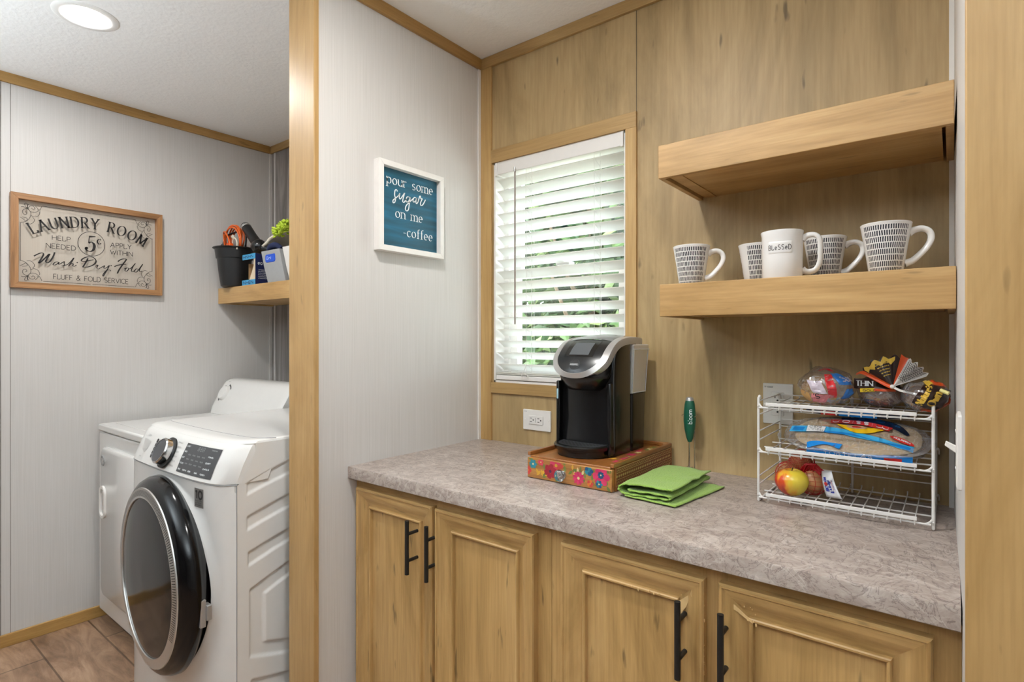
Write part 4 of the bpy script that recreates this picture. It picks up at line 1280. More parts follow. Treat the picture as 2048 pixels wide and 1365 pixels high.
tr_.prism([(-2.79, SZ + .026), (-2.735, SZ + .026), (-2.735, SZ + .13), (-2.742, SZ + .125), (-2.75, SZ + .11), (-2.747, SZ + .095), (-2.757, SZ + .08), (-2.768, SZ + .06), (-2.78, SZ + .045)], (0, ya, 0), (1, 0, 0), (0, 0, 1), (0, -.002, 0))
tr_.build('torn_flap', plain('torn_card_edge', 'd6c4a8', .8, noise=.1), t)

# black hand vacuum lying over the bucket
t = empty('hand_vacuum', (-2.80, 1.47, SZ), 'black handheld vacuum with its handle up behind the torn blue box', 'hand vacuum')
hv = MB()
p0, p1 = Vector((-2.93, 1.45, 1.915)), Vector((-2.80, 1.455, 1.795))
dv = (p1 - p0).normalized()
hv.lathe([(.0001, 0), (.018, .001), (.0235, .006), (.0245, .03), (.0235, .1), (.026, .15), (.028, .178)], p0, 28, 0, dv, caps=(False, True), sx=1, sy=1.15)
hv.build('handle', M_blackm, t, smooth=40)
MB().lathe([(.0248, .012), (.0256, .014), (.0256, .024), (.0248, .026)], p0, 28, 0, dv, caps=(False, False), sy=1.15).build('handle_band', M_silver, t, smooth=40)
MB().ell(p0 - dv * .001, (.014, .012, .01), 14, 8).build('end_cap', M_white, t, smooth=60)
hv = MB(); hv.ell((-2.792, 1.452, 1.789), (.042, .038, .040), 24, 14); hv.build('motor_housing', M_black, t, smooth=60)
hv = MB()
for zc, r, h in ((1.70, .030, .045), (1.645, .028, .018), (1.616, .030, .012)): hv.lathe([(r * .8, -h), (r, -h * .8), (r, h * .8), (r * .75, h)], (-2.701, 1.50, zc), 28)
hv.lathe([(.028, .0), (.022, .10), (.026, .15)], (-2.701, 1.50, SZ), 20)
hv.build('dust_cup', M_blackm, t, smooth=35)
hv = MB(); hv.tube([(-2.785, 1.455, 1.789), (-2.74, 1.475, 1.775), (-2.702, 1.495, 1.765), (-2.702, 1.505, 1.735)], .025, 14); hv.build('neck', M_black, t, smooth=60)

# grey caddy bin with a blue label, white tub, cloths
t = empty('storage_bin', (-2.56, 1.46, SZ), 'grey plastic bin with a blue label on the laundry shelf', 'bin')
gb = MB()
def brect(x0, x1, y0, y1, z): return [(x0, y0, z), (x1, y0, z), (x1, y1, z), (x0, y1, z)]
gb.loft([brect(-2.622, -2.462, 1.41, 1.53, SZ), brect(-2.645, -2.478, 1.402, 1.54, SZ + .08), brect(-2.668, -2.50, 1.40, 1.55, SZ + .155), brect(-2.664, -2.504, 1.404, 1.546, SZ + .155), brect(-2.62, -2.465, 1.415, 1.525, SZ + .01)])
gb.build('tub', plain('grey_bin_plastic', '9a9b9b', .5, noise=.06), t, smooth=30)
lb = MB(); lb.loft([[(x, 1.4012, z) for x, z in rrect(-2.628, -2.538, 1.687, 1.727, .012)], [(x, 1.398, z) for x, z in rrect(-2.626, -2.54, 1.689, 1.725, .011)]])
l2 = lb.build('label', plain('blue_label', '1c4fc0', .3), t, smooth=40)
pr_ = MB(); write(pr_, 'Bnl', lambda x, z: (x, 1.3974, z), -2.612, -2.572, 1.701, .014, .16); pr_.build('label_print', plain('pale_blue_print', 'bcd2f4', .4), l2)
t = empty('white_tub', (-2.43, 1.47, SZ), 'white plastic tub beside the grey bin, half behind the oak casing', 'tub')
gb = MB(); gb.loft([[(x, y, z) for x, y in rrect(x0_, -2.36 + d_, 1.405 - d_, 1.535 + d_, .02)] for x0_, d_, z in ((-2.452, -.012, SZ), (-2.470, -.006, SZ + .06), (-2.497, 0, SZ + .160), (-2.492, -.005, SZ + .160), (-2.448, -.018, SZ + .02))])
gb.build('body', plain('white_tub_plastic', 'dddbd7', .45), t, smooth=40)
# white cloth and green microfibre duster
ck = MB()
def cloth(u, v):
    x = -2.705 + .20 * u; y = 1.425 + .11 * v
    z = 1.775 + .055 * u + (.022 + .012 * u) * sin(pi * (.15 + .85 * v)) + .008 * vnoise(u * 6, v * 5, 2)
    return (x, y, z)
ck.grid(cloth, 22, 14)
tag(ck.build('rag', plain('white_cotton', 'e3dccb', .9, noise=.1), smooth=60, solid=.012), 'folded white rag on top of the grey bin', 'rag')
nv = MB(); nv.tube(catmull([(-2.69, 1.452, 1.755), (-2.65, 1.44, 1.772), (-2.60, 1.44, 1.775), (-2.56, 1.445, 1.757)], 5), [.012, .013, .014, .014, .015, .016, .016, .016, .016, .016, .015, .014, .013, .012, .011, .01], 12)
tag(nv.build('navy_cloth', plain('navy_cotton', '20294d', .9, noise=.2), smooth=60), 'navy cloth tucked under the rag in the grey bin', 'cloth')
du_ = MB(); rnd = random.Random(9)
for q in range(170):
    u, v = rnd.random(), rnd.random()
    c_ = Vector((-2.535 + .12 * u, 1.385 + .05 * v, 1.780 + .055 * sin(pi * min(max(.15 + .7 * rnd.random(), 0), 1)) + .03 * u))
    dr_ = Vector((rnd.uniform(-1, 1), rnd.uniform(-1, .2), rnd.uniform(-.6, .8))).normalized()
    du_.tube([c_, c_ + dr_ * .008, c_ + dr_ * .017], [.0045, .005, .003], 6)
tag(du_.build('microfibre_duster', plain('lime_microfibre', 'b9cf3f', .85, noise=.1), smooth=60), 'lime green noodle microfibre duster on the white tub', 'duster')
CT = .914
# ------------------------------------------------------------------ floral drawer box
t = empty('pod_drawer', (-.831, 1.50, CT), 'painted wooden drawer box with floral front under the coffee maker', 'drawer box')
BX0, BX1, BY0, BY1 = -.970, -.692, 1.303, 1.692
M_bw = wood('honey_box_wood', '744620', '985f2e', 'b0783f', 'Y', .28, 14, .3, .3, coat=.3)
M_bwx = wood('honey_box_wood_front', '805224', 'a77238', 'c08c4c', 'X', .3, 14, .3, .25, coat=.2)
b_ = MB()
b_.box(BX0, BX1, BY0 + .017, BY1, CT, .9775); b_.build('case', M_bw, t, bevel=.002)
b_ = MB()
b_.box(BX0, BX0 + .010, BY0 + .004, BY1, .9775, .989)
b_.box(BX1 - .010, BX1, BY0 + .004, BY1, .9775, .989)
b_.box(BX0 + .010, BX1 - .010, BY1 - .010, BY1, .9775, .989)
b_.prism([(BX1 - .010, BY1 - .010), (BX1 - .010, BY1 - .05), (BX1 - .014, BY1 - .035), (BX1 - .022, BY1 - .022), (BX1 - .035, BY1 - .014), (BX1 - .05, BY1 - .010)], (0, 0, .9775), (1, 0, 0), (0, 1, 0), (0, 0, .0115))
b_.box(BX0 + .010, BX1 - .010, BY0 + .004, BY0 + .017, .972, .9795)
b_.build('tray_rim', M_bw, t, bevel=.002)
f = MB(); f.box(BX0 + .002, BX1 - .003, BY0, BY0 + .015, .9155, .9735)
dr = f.build('drawer_front', M_bwx, t, bevel=.002)
# painted flowers on the front
FM = [plain('paint_' + n_, c_, .35, noise=.25) for n_, c_ in (('coral', 'c8473f'), ('crimson', '9c2333'), ('pink', 'd03c62'), ('magenta', 'c32d5c'), ('teal', '2f7f8c'), ('navy', '1f4f74'), ('yellow', 'd9a53c'), ('cream', 'e6cf93'), ('leaf', '6d7a3d'), ('plum', '4b1f3a'), ('orange', 'd9772f'))]
fl = MB(); fy = BY0 - .0004
lay = [0]
def petal_flower(x, z, r, n, m_, mc, ml=None, rot=0., yy=None, clipz=(.9175, .9715)):
    cl = lambda p: (min(max(p[0], BX0 + .004), BX1 - .005), min(max(p[1], clipz[0]), clipz[1]))
    for q in range(n):
        a = rot + 2 * pi * q / n
        lay[0] += 1
        y_ = fy - .000004 * lay[0]
        poly = []
        for s_ in range(14):
            g_ = 2 * pi * s_ / 14
            poly.append((r * (.60 + .42 * cos(g_) + .05 * cos(3 * g_ + q)), r * 2.15 / n * sin(g_) * (1 + .25 * cos(g_))))
        pts = [cl((x + a_ * cos(a) - b2 * sin(a), z + a_ * sin(a) + b2 * cos(a))) for a_, b2 in poly]
        fl.blob(pts, lambda px, pz, y_=y_: (px, y_, pz), m_ if (q % 2 == 0 or ml is None) else ml)
    lay[0] += 1; y_ = fy - .000004 * lay[0]
    fl.blob([cl((x + .22 * r * cos(2 * pi * k / 10), z + .22 * r * sin(2 * pi * k / 10))) for k in range(10)], lambda px, pz: (px, y_, pz), mc)
def leaf(x, z, l, a, m_):
    lay[0] += 1; y_ = fy - .000004 * lay[0]
    poly = [(l * u, .22 * l * sin(pi * u)) for u in (0, .25, .5, .75, 1)] + [(l * u, -.22 * l * sin(pi * u)) for u in (.75, .5, .25)]
    fl.blob([(min(max(x + p * cos(a) - q * sin(a), BX0 + .004), BX1 - .005), min(max(z + p * sin(a) + q * cos(a), .9175), .9715)) for p, q in poly], lambda px, pz: (px, y_, pz), m_)
rnd = random.Random(11)
for x, z in ((-.90, .93), (-.91, .96), (-.87, .925), (-.815, .955), (-.79, .958), (-.775, .94), (-.75, .955), (-.745, .925), (-.71, .93), (-.95, .965), (-.84, .966), (-.70, .965)):
    for q in range(3): leaf(x, z, rnd.uniform(.012, .02), rnd.uniform(0, 6.28), 8)
for q in range(7): leaf(-.935 + .007 * q, .925 + .002 * (q % 3), .02, rnd.uniform(.4, 2.6), 6)
for q in range(6): leaf(-.815 + .006 * q, .957 - .002 * q, .016, rnd.uniform(.2, 5), 7 if q % 2 else 6)
petal_flower(-.8684, .962, .022, 7, 0, 6, 2); petal_flower(-.888, .943, .021, 6, 1, 9, rot=.3)
petal_flower(-.9475, .956, .013, 6, 4, 7); petal_flower(-.92, .9645, .010, 6, 0, 7, 2)
petal_flower(-.9655, .936, .012, 5, 0, 10); petal_flower(-.7956, .938, .0185, 11, 2, 7, 3)
petal_flower(-.7637, .962, .013, 5, 5, 4, 4); petal_flower(-.7268, .952, .025, 6, 3, 9, 2); petal_flower(-.727, .956, .010, 8, 5, 7)
petal_flower(-.7326, .9315, .0105, 6, 4, 7, 5); petal_flower(-.7592, .929, .010, 5, 0, 6, 10); petal_flower(-.862, .936, .009, 5, 4, 7)
fl.build('floral_painting', FM, dr, label='painted red, teal and yellow flowers', fix=False)
kb = MB(); kb.lathe([(.0055, 0), (.0055, .008), (.009, .010), (.0155, .014), (.0168, .018), (.0145, .023), (.0095, .0255), (.0001, .026)], (-.8458, BY0, .9405), 12, 0, (0, -1, 0))
kb.build('glass_knob', plain('cut_glass', 'f4f6f6', .03, trans=1.0, ior=1.5), dr, smooth=20)
MB().lathe([(.0115, 0), (.0105, .0035), (.0075, .005), (.0045, .014), (.0001, .015)], (-.8458, BY0 - .0002, .9405), 16, 0, (0, -1, 0)).build('knob_collar', M_chrome, dr, smooth=30)
# printed bands on the right side
sd = MB(); xw = BX1 + .0005
M_gold = plain('gold_stencil', 'cbb277', .45, noise=.15); M_red = plain('rust_stencil', '7c3f24', .5, noise=.2)
sd.box(BX1 - .001, BX1 + .0003, BY0 + .02, BY1 - .004, .917, .976, 1)
mp = lambda y, z: (xw, y, z)
for z in (.9745, .962, .9445, .931): sd.ribbon([(BY0 + .02, z), (BY1 - .005, z)], lambda a, b2, c2: .0012, mp, 0)
n = 62
ys = [BY0 + .022 + (BY1 - BY0 - .03) * q / n for q in range(n + 1)]
sd.ribbon([(y, .968 + (.0028 if q % 2 else -.0028)) for q, y in enumerate(ys)], lambda a, b2, c2: .0011, mp, 0)
sd.ribbon([(y, .9375 + (.003 if q % 2 else -.003)) for q, y in enumerate(ys)], lambda a, b2, c2: .0011, mp, 0)
for q in range(0, n, 2):
    y = ys[q]
    sd.blob([(y + .004, .953), (y, .9572), (y - .004, .953), (y, .9488)], mp, 0)
    sd.blob([(y + .0035, .929), (y, .9235), (y - .0035, .929)], mp, 0)
sd.build('stencilled_side', [M_gold, M_red], t, fix=False)
tp = MB(); lay[0] = 0
rnd = random.Random(5)
for q in range(26):
    x, y = -.745 + rnd.uniform(-.035, .035), 1.36 + rnd.random() ** .7 * .29
    if x < -.75 and y > 1.42: x = -.735 + rnd.uniform(-.01, .02)
    r_ = rnd.uniform(.008, .016); m_ = rnd.choice([0, 2, 3, 6, 7, 8, 8, 10])
    nn = 6
    tp.blob([(x + r_ * (1 + .3 * cos(5 * a)) * cos(a), y + r_ * (1 + .3 * cos(5 * a)) * sin(a)) for a in [2 * pi * k / 24 for k in range(24)]], lambda px, py, z_=.9778 + q * 4e-6: (px, py, z_), m_)
tp.build('painted_top', FM, t, fix=False)

# ------------------------------------------------------------------ coffee maker
Z0 = .9785
t = empty('coffee_maker', (-.85, 1.52, Z0), 'black single-serve coffee maker with silver-rimmed head on the floral drawer box', 'coffee maker')
CX = -.8495; HWD = .0925
# back housing (the tall tower) with rounded front-right edge
def tower(z, k=1.0, y0=1.432, y1=1.543):
    return [(CX + (x - CX), y, z) for x, y in [(p[0], p[1]) for p in rrect(CX - HWD, CX + HWD, y0, y1, .012, 5)]]
tw = MB(); tw.loft([tower(Z0), tower(1.10), tower(1.20, y0=1.430), tower(1.262, y0=1.436), tower(1.285, y0=1.452), tower(1.298, y0=1.476), tower(1.303, y0=1.51)])
tw.build('housing', M_black, t, smooth=40)
# silver edge line down the right front of the tower
eg = MB(); eg.tube(catmull([(CX + HWD - .0015, 1.434, Z0 + .01), (CX + HWD - .0012, 1.431, 1.10), (CX + HWD - .001, 1.430, 1.20), (CX + HWD - .001, 1.438, 1.265), (CX + HWD - .001, 1.462, 1.295), (CX + HWD - .002, 1.50, 1.305)], 6), .0028, 8)
eg.build('edge_trim', plain('gunmetal_trim', '4c4c4e', .22, metal=.6), t, smooth=60)
# recessed back of the cup bay: slightly curved column
cl = MB()
def bay(z, w_, yf): return [(CX + w_ * u, yf + .02 * (1 - (1 - u * u) ** .5 if abs(u) < 1 else 1), z) for u in [-1 + q / 8 for q in range(17)]] + [(CX + w_, 1.46, z), (CX - w_, 1.46, z)]
cl.loft([bay(Z0 + .03, .088, 1.418), bay(1.08, .086, 1.424), bay(1.175, .082, 1.42)])
cl.build('bay_back', plain('bay_black', '0f0f10', .22), t, smooth=40)
cb = MB()
for sx_ in (-1, 1): cb.box(CX + sx_ * HWD - (.012 if sx_ > 0 else 0), CX + sx_ * HWD + (0 if sx_ > 0 else .012), 1.412, 1.436, Z0 + .004, 1.19)
cb.build('bay_cheek', M_black, t, bevel=.004)
# brew head: lofted outlines
def outline(z, hw, yf, yb, dep, n=22):
    pts = []
    for q in range(n + 1):
        a = pi * q / n
        pts.append((CX - hw * cos(a), yf + dep * (1 - sin(a) ** .8), z))
    return pts + [(CX + hw, yb, z), (CX - hw, yb, z)]
hd = MB()
hd.loft([outline(1.166, .055, 1.398, 1.47, .045), outline(1.172, .064, 1.388, 1.48, .055), outline(1.196, .076, 1.372, 1.50, .075), outline(1.204, .082, 1.368, 1.52, .08), outline(1.215, .086, 1.371, 1.54, .085), outline(1.245, .087, 1.385, 1.57, .085), outline(1.28, .085, 1.412, 1.59, .08), outline(1.303, .080, 1.446, 1.60, .07), outline(1.313, .072, 1.475, 1.60, .05)])
hd.build('brew_head', M_black, t, smooth=45)
# face: a tilted oval with rim, following a profile in Y-Z
FP = [(0, 1.3655, 1.203), (.12, 1.3600, 1.2155), (.3, 1.3685, 1.240), (.5, 1.388, 1.268), (.7, 1.418, 1.2945), (.85, 1.4500, 1.3115), (1, 1.492, 1.3225), (1.25, 1.56, 1.3265), (1.45, 1.612, 1.324)]
def fprof(v):
    for i in range(len(FP) - 1):
        if v <= FP[i + 1][0] or i == len(FP) - 2:
            a = FP[max(i - 1, 0)]; b2 = FP[i]; c2 = FP[i + 1]; d2 = FP[min(i + 2, len(FP) - 1)]
            k = (v - b2[0]) / (c2[0] - b2[0])
            o = []
            for d in (1, 2):
                m1 = (c2[d] - a[d]) / (c2[0] - a[0]) * (c2[0] - b2[0]); m2 = (d2[d] - b2[d]) / (d2[0] - b2[0]) * (c2[0] - b2[0])
                o.append((2 * k ** 3 - 3 * k * k + 1) * b2[d] + (k ** 3 - 2 * k * k + k) * m1 + (-2 * k ** 3 + 3 * k * k) * c2[d] + (k ** 3 - k * k) * m2)
            return o
def fsurf(x, v, lift=0.0):
    y, z = fprof(v); y2, z2 = fprof(v + .01)
    t_ = Vector((0, y2 - y, z2 - z)).normalized(); n_ = Vector((0, -t_.z, t_.y))
    w_ = x / .0945
    p = Vector((CX + x, y, z)) + Vector((0, .028, 0)) * (w_ * w_) * max(0, 1 - v * .9) + n_ * (lift - .010 * w_ * w_ * min(v, 1))
    return p
# U-shaped rim: outer and inner half-ellipse legs that run back over the top
def uo(k, R, vb):      # k 0..1 along the U from back-left, round the lip, to back-right
    if k < .3: return (-R, 1.45 - (1.45 - .52) * k / .3)
    if k > .7: return (R, .52 + (1.45 - .52) * (k - .7) / .3)
    a = pi + pi * (k - .3) / .4
    return (R * cos(a), .52 + (.52 - vb) * sin(a))
rm = MB()
NK = 64
def rimf(u, v):
    k = u
    s_ = [(.0945, -.0, -.016), (.0945, 0.0, -.002), (.0925, .02, .0035), (.0745, .125, .0035), (.0725, .14, .001)]
    i = round(v * 4)
    R, vb, lf = s_[i]
    if i >= 2 and (k < .3 or k > .7):
        kk = max(0, (abs(k - .5) - .2) / .3)
        R = R + (.0925 - .004 - R) * kk ** 2 * .6 if i >= 3 else R
    x, vv = uo(k, R, vb)
    return fsurf(x, vv, lf)
rm.grid(rimf, NK + 1, 5)
rm.build('silver_rim', plain('satin_silver', 'b5b3b1', .3, metal=.5), t, smooth=50)
# panel inside the rim
pn = MB()
def panel(u, v):
    k = .3 + .4 * u
    a = pi + pi * u
    xo, vo = .0735 * cos(a), .52 + (.52 - .133) * sin(a)
    vt = .86 - .0
    # v 0 on the U, 1 on the top edge
    return fsurf(xo * (1 - 0 * v), vo + (vt - vo) * v, .0015)
pn.grid(panel, 33, 14)
pn.build('front_panel', plain('glossy_charcoal_panel', '1a1a1b', .28, coat=.1), t, smooth=60)
hc = MB(); hc.grid(lambda u, v: fsurf(-.0735 + .147 * u, .86 + .59 * v, .0015 + .002 * sin(pi * u)), 14, 12)
hc.build('lid_cover', plain('smoke_grey_lid', '77777a', .18, metal=.3, coat=.3), t, smooth=60)
scn = MB()
scn.grid(lambda u, v: fsurf(-.048 + .096 * u + .0, .47 + .36 * v, .0022), 8, 8, 0)
scn.grid(lambda u, v: fsurf(-.030 + .064 * u, .50 + .26 * v, .0028), 8, 8, 1)
scn.build('display_screen', [M_black, plain('lcd_screen', '56585a', .4, spec=.2)], t, smooth=60)
bt = MB(); bt.blob([(.0 + .0165 * cos(2 * pi * q / 24), .31 + .098 * sin(2 * pi * q / 24)) for q in range(24)], lambda x, v: fsurf(x, v, .0022), 0)
bt.ribbon(arc(0, .31, .0165, .098, 0, 360, 30), lambda a, b2, c2: .0016, lambda x, v: fsurf(x, v, .0028), 1)
write(bt, 'KEURIG', lambda x, v: fsurf(x, v, .003), -.0115, .0115, .292, .034, .16, m=2)
bt.build('brew_button', [M_blackm, M_greyd, M_grey], t, fix=False)
# drip tray: rounded tongue
dt = MB()
def tongue(z, k, yf):
    pts = []
    for q in range(25):
        a = pi * q / 24
        pts.append((CX - .083 * k * cos(a), 1.425 - (1.425 - yf) * sin(a) ** .85, z))
    return pts + [(CX + .083 * k, 1.45, z), (CX - .083 * k, 1.45, z)]
dt.loft([tongue(Z0, .93, 1.352), tongue(Z0 + .018, .95, 1.350), tongue(Z0 + .021, 1.03, 1.338), tongue(Z0 + .030, 1.05, 1.335), tongue(Z0 + .0335, 1.02, 1.339), tongue(Z0 + .0335, .93, 1.350), tongue(Z0 + .0325, .92, 1.351)])
tr = dt.build('drip_tray', M_black, t, smooth=40)
gd = MB()
gd.hexa(tongue(Z0 + .0326, .90, 1.353), tongue(Z0 + .0336, .90, 1.353))
g_ = gd.build('drip_grid', plain('drip_grid_black', '2a2a2b', .35), tr)
ho = MB()
for q in range(11):
    for w_ in range(9):
        x = CX - .06 + .012 * q + (.006 if w_ % 2 else 0); y = 1.368 + .0075 * w_
        if ((x - CX) / .068) ** 2 + ((1.425 - y) / .062) ** 2 < 1:
            ho.blob([(x + .0034 * cos(2 * pi * k / 6), y + .0024 * sin(2 * pi * k / 6)) for k in range(6)], lambda a, b2: (a, b2, Z0 + .0338), 0)
ho.build('drain_holes', M_ink, g_)
# water tank on the right rear
tk = MB()
def tank(z, x1, y0, y1, x0=CX - HWD + .004): return [(x, y, z) for x, y in rrect(x0, x1, y0, y1, .008, 4)]
tk.loft([tank(Z0, -.7570, 1.5445, 1.632), tank(1.150, -.7565, 1.5445, 1.640)])
tk.build('tank_base', M_black, t, smooth=40)
tk = MB(); tk.loft([tank(1.151, -.7575, 1.546, 1.639), tank(1.26, -.7545, 1.546, 1.652), tank(1.284, -.7535, 1.546, 1.656), tank(1.284, -.7565, 1.549, 1.653), tank(1.155, -.7605, 1.549, 1.636)])
tn = tk.build('water_tank', M_tank, t, smooth=40)
tk = MB(); tk.loft([tank(1.284, -.752, 1.5445, 1.658), tank(1.296, -.752, 1.5445, 1.658), tank(1.299, -.755, 1.547, 1.655)])
tk.build('tank_lid', M_tank, tn, smooth=40)
tk = MB(); tk.loft([[(x, y, z) for x, y in rrect(-.775, -.760, 1.585, 1.61, .003)] for z in (1.156, 1.278)])
tk.build('tank_float', M_tank, tn, smooth=40)
tk = MB()
for y_ in (1.549, 1.648): tk.tube([(-.7575, y_ - (.010 if y_ > 1.6 else 0), 1.153), (-.7537, y_ + .004, 1.284)], .0016, 6)
tk.tube([(-.7530, 1.547, 1.284), (-.7530, 1.657, 1.284)], .0018, 6); tk.tube([(-.7570, 1.547, 1.1525), (-.7570, 1.639, 1.1525)], .0016, 6)
tk.build('tank_edge_line', plain('tank_edge_highlight', 'd3d6d9', .3), tn, smooth=60)  # pale edge lines paint in the tank's bright highlights
MB().box(CX - HWD + .004, CX - HWD + .009, 1.410, 1.413, 1.136, 1.166).build('side_badge', plain('pale_blue_badge', '9fc3cf', .3), t, bevel=.0008)

# ------------------------------------------------------------------ folded green towel
t = empty('dish_towel', (-.59, 1.42, CT), 'folded lime green textured dish towel lying on the counter', 'towel')
m, nt, b = newmat('lime_waffle_cotton')
ck_ = node(nt, 'ShaderNodeTexVoronoi'); ck_.inputs['Scale'].default_value = 260
nt.links.new(coords(nt, (1, 1, 1)), ck_.inputs[0])
r = ramp(nt, [(.0, S('78993f')), (.5, S('8fb04e'))]); nt.links.new(ck_.outputs[0], r.inputs[0]); nt.links.new(r.outputs[0], b.inputs['Base Color'])
b.inputs['Roughness'].default_value = .9; b.inputs['Sheen Weight'].default_value = .2
bump(nt, b, ck_.outputs[0], .8, .002)
M_towel = m
path = catmull([(.140, .0385), (.10, .0365), (.05, .037), (.015, .036), (.0, .031), (-.006, .022), (.002, .0125), (.03, .0105), (.08, .0125), (.12, .0145), (.134, .0175), (.128, .0225), (.09, .0215), (.05, .0205), (.02, .0215)], 5)
lowp = catmull([(.015, .006), (.05, .0055), (.10, .0055), (.150, .0045)], 5)
O = Vector((-.664, 1.288, CT)); ta = radians(-1.5)
def tmap(px, py, pz, rot=ta):
    c_, s_ = cos(rot), sin(rot)
    return (O.x + px * c_ - py * s_, O.y + px * s_ + py * c_, O.z + pz)
def sheet(path, L, skew, amp, rot):
    n = len(path)
    def f(u, v):
        i = min(int(round(u * (n - 1))), n - 1)
        px, pz = path[i]
        ex = .003 * sin(u * 95) * (1 if v < .02 or v > .98 else 0)
        wob = amp * vnoise(px * 25, v * 6, u * 9)
        return tmap(px + skew * v + .002 * vnoise(v * 8, u * 4, 1), v * L + ex - .012 * (u if False else 0), max(pz + wob, .002), rot)
    return f
s_ = MB(); s_.grid(sheet(path, .262, -.004, .0022, ta), len(path), 46)
s_.build('folded_layers', M_towel, t, smooth=70, solid=.0035)
s_ = MB(); s_.grid(sheet(lowp, .256, .012, .0012, ta + radians(-4)), len(lowp), 40)
s_.build('lower_flap', M_towel, t, smooth=70, solid=.0032)

# ------------------------------------------------------------------ milk frother on its wire stand
fx, fyy = -.6215, 1.655
t = empty('milk_frother', (fx, fyy, CT), 'dark green handheld milk frother standing in a chrome wire stand', 'frother')
fb = MB(); fb.lathe([(.0001, 1.0055), (.0055, 1.006), (.010, 1.018), (.0155, 1.045), (.0178, 1.07), (.0172, 1.095), (.0150, 1.118), (.0122, 1.130)], (fx, fyy, 0), 28)
body = fb.build('body', plain('bottle_green_plastic', '1d5a44', .4), t, smooth=50)
fb = MB(); fb.lathe([(.0122, 1.130), (.0108, 1.1365), (.007, 1.1405), (.0001, 1.1415)], (fx, fyy, 0), 24); fb.build('power_cap', M_silver, t, smooth=60)
def cylmap(s_, z_, r=.0182, a0=radians(-62)):
    return (fx + r * cos(a0 + s_ / r), fyy + r * sin(a0 + s_ / r), z_)
wt = MB(); write(wt, 'bloom', lambda x, y: cylmap(-y, x), 1.062, 1.104, -.0045, .012, .15)
wt.build('logo_print', M_whiteprint, body, fix=False)
ws = MB(); ws.tube([(fx, fyy, 1.007), (fx, fyy, .930)], .0012, 8)
ws.tube([(fx + .0085 * cos(a), fyy + .0085 * sin(a), .928 + .002 * sin(a * 3)) for a in [2 * pi * q / 24 for q in range(24)]], .0014, 6, closed=True)
ws.build('whisk', M_chrome, t, smooth=60)
st_ = MB(); st_.tube([(fx + .030 * cos(a), fyy + .030 * sin(a), CT + .0018) for a in [2 * pi * q / 32 for q in range(32)]], .0018, 8, closed=True)
for s1 in (-1, 1):
    st_.tube(catmull([(fx + .030 * s1, fyy, CT + .002), (fx + .012 * s1, fyy + .012, CT + .004), (fx + .009 * s1, fyy + .017, CT + .02), (fx + .009 * s1, fyy + .019, 1.06), (fx + .014 * s1, fyy + .019, 1.085), (fx + .0205 * s1, fyy + .008, 1.087), (fx + .0215 * s1, fyy - .006, 1.085), (fx + .018 * s1, fyy - .012, 1.083)], 5), .0013, 8)
st_.tube([(fx + .014 * cos(a), fyy + .014 * sin(a), 1.040) for a in [radians(20 + 140 * q / 12) for q in range(13)]], .0012, 6)
st_.build('wire_stand', M_chrome, t, smooth=60)

# ------------------------------------------------------------------ mugs
m, nt, b = newmat('dashed_stoneware')
tc = node(nt, 'ShaderNodeTexCoord'); sp_ = node(nt, 'ShaderNodeSeparateXYZ'); nt.links.new(tc.outputs['Object'], sp_.inputs[0])
def mth(op, a, b2=None, c2=None):
    x = node(nt, 'ShaderNodeMath', operation=op)
    for i, v in enumerate((a, b2, c2)):
        if v is None: continue
        if hasattr(v, 'links'): nt.links.new(v, x.inputs[i])
        else: x.inputs[i].default_value = v
    return x.outputs[0]
nz = node(nt, 'ShaderNodeTexNoise'); nz.inputs['Scale'].default_value = 90; nt.links.new(tc.outputs['Object'], nz.inputs[0])
an = mth('ARCTAN2', sp_.outputs[1], sp_.outputs[0])
row = mth('MULTIPLY', sp_.outputs[2], 1 / .0132)
rowf = mth('FRACT', row); rowi = mth('FLOOR', row)
aa = mth('ADD', mth('MULTIPLY', an, 62 / (2 * pi)), mth('MULTIPLY', rowi, .37))
aa = mth('ADD', aa, mth('MULTIPLY', nz.outputs[0], .5))
af = mth('FRACT', mth('ADD', aa, 40))
d1 = mth('LESS_THAN', mth('ABSOLUTE', mth('SUBTRACT', af, .5)), .28)
d2 = mth('LESS_THAN', mth('ABSOLUTE', mth('SUBTRACT', mth('ADD', rowf, mth('MULTIPLY', nz.outputs[0], .12)), .56)), .41)
d3 = mth('GREATER_THAN', mth('ABSOLUTE', an), .62)
d4 = mth('LESS_THAN', sp_.outputs[2], .1035)
d5 = mth('LESS_THAN', mth('ABSOLUTE', an), 2.75)
msk = mth('MULTIPLY', mth('MULTIPLY', d1, d2), mth('MULTIPLY', d3, mth('MULTIPLY', d4, d5)))
nt.links.new(mul(nt, S('e4e3e1'), S('30333c'), msk, 'MIX'), b.inputs['Base Color'])
b.inputs['Roughness'].default_value = .25
M_dash = m
M_glaze = plain('white_glaze', 'e9e8e6', .15, coat=.3)


def handle_pts(pts, mb, m=0):
    P = catmull(pts, 6)
    N = len(P)
    mb.tube([(x, 0, z) for x, z in P], [(.0052 + .0028 * abs(2 * i / (N - 1) - 1) ** 3, .0072 + .0025 * abs(2 * i / (N - 1) - 1) ** 3) for i in range(N)], 12, m, flat=(0, 1, 0) if False else None)


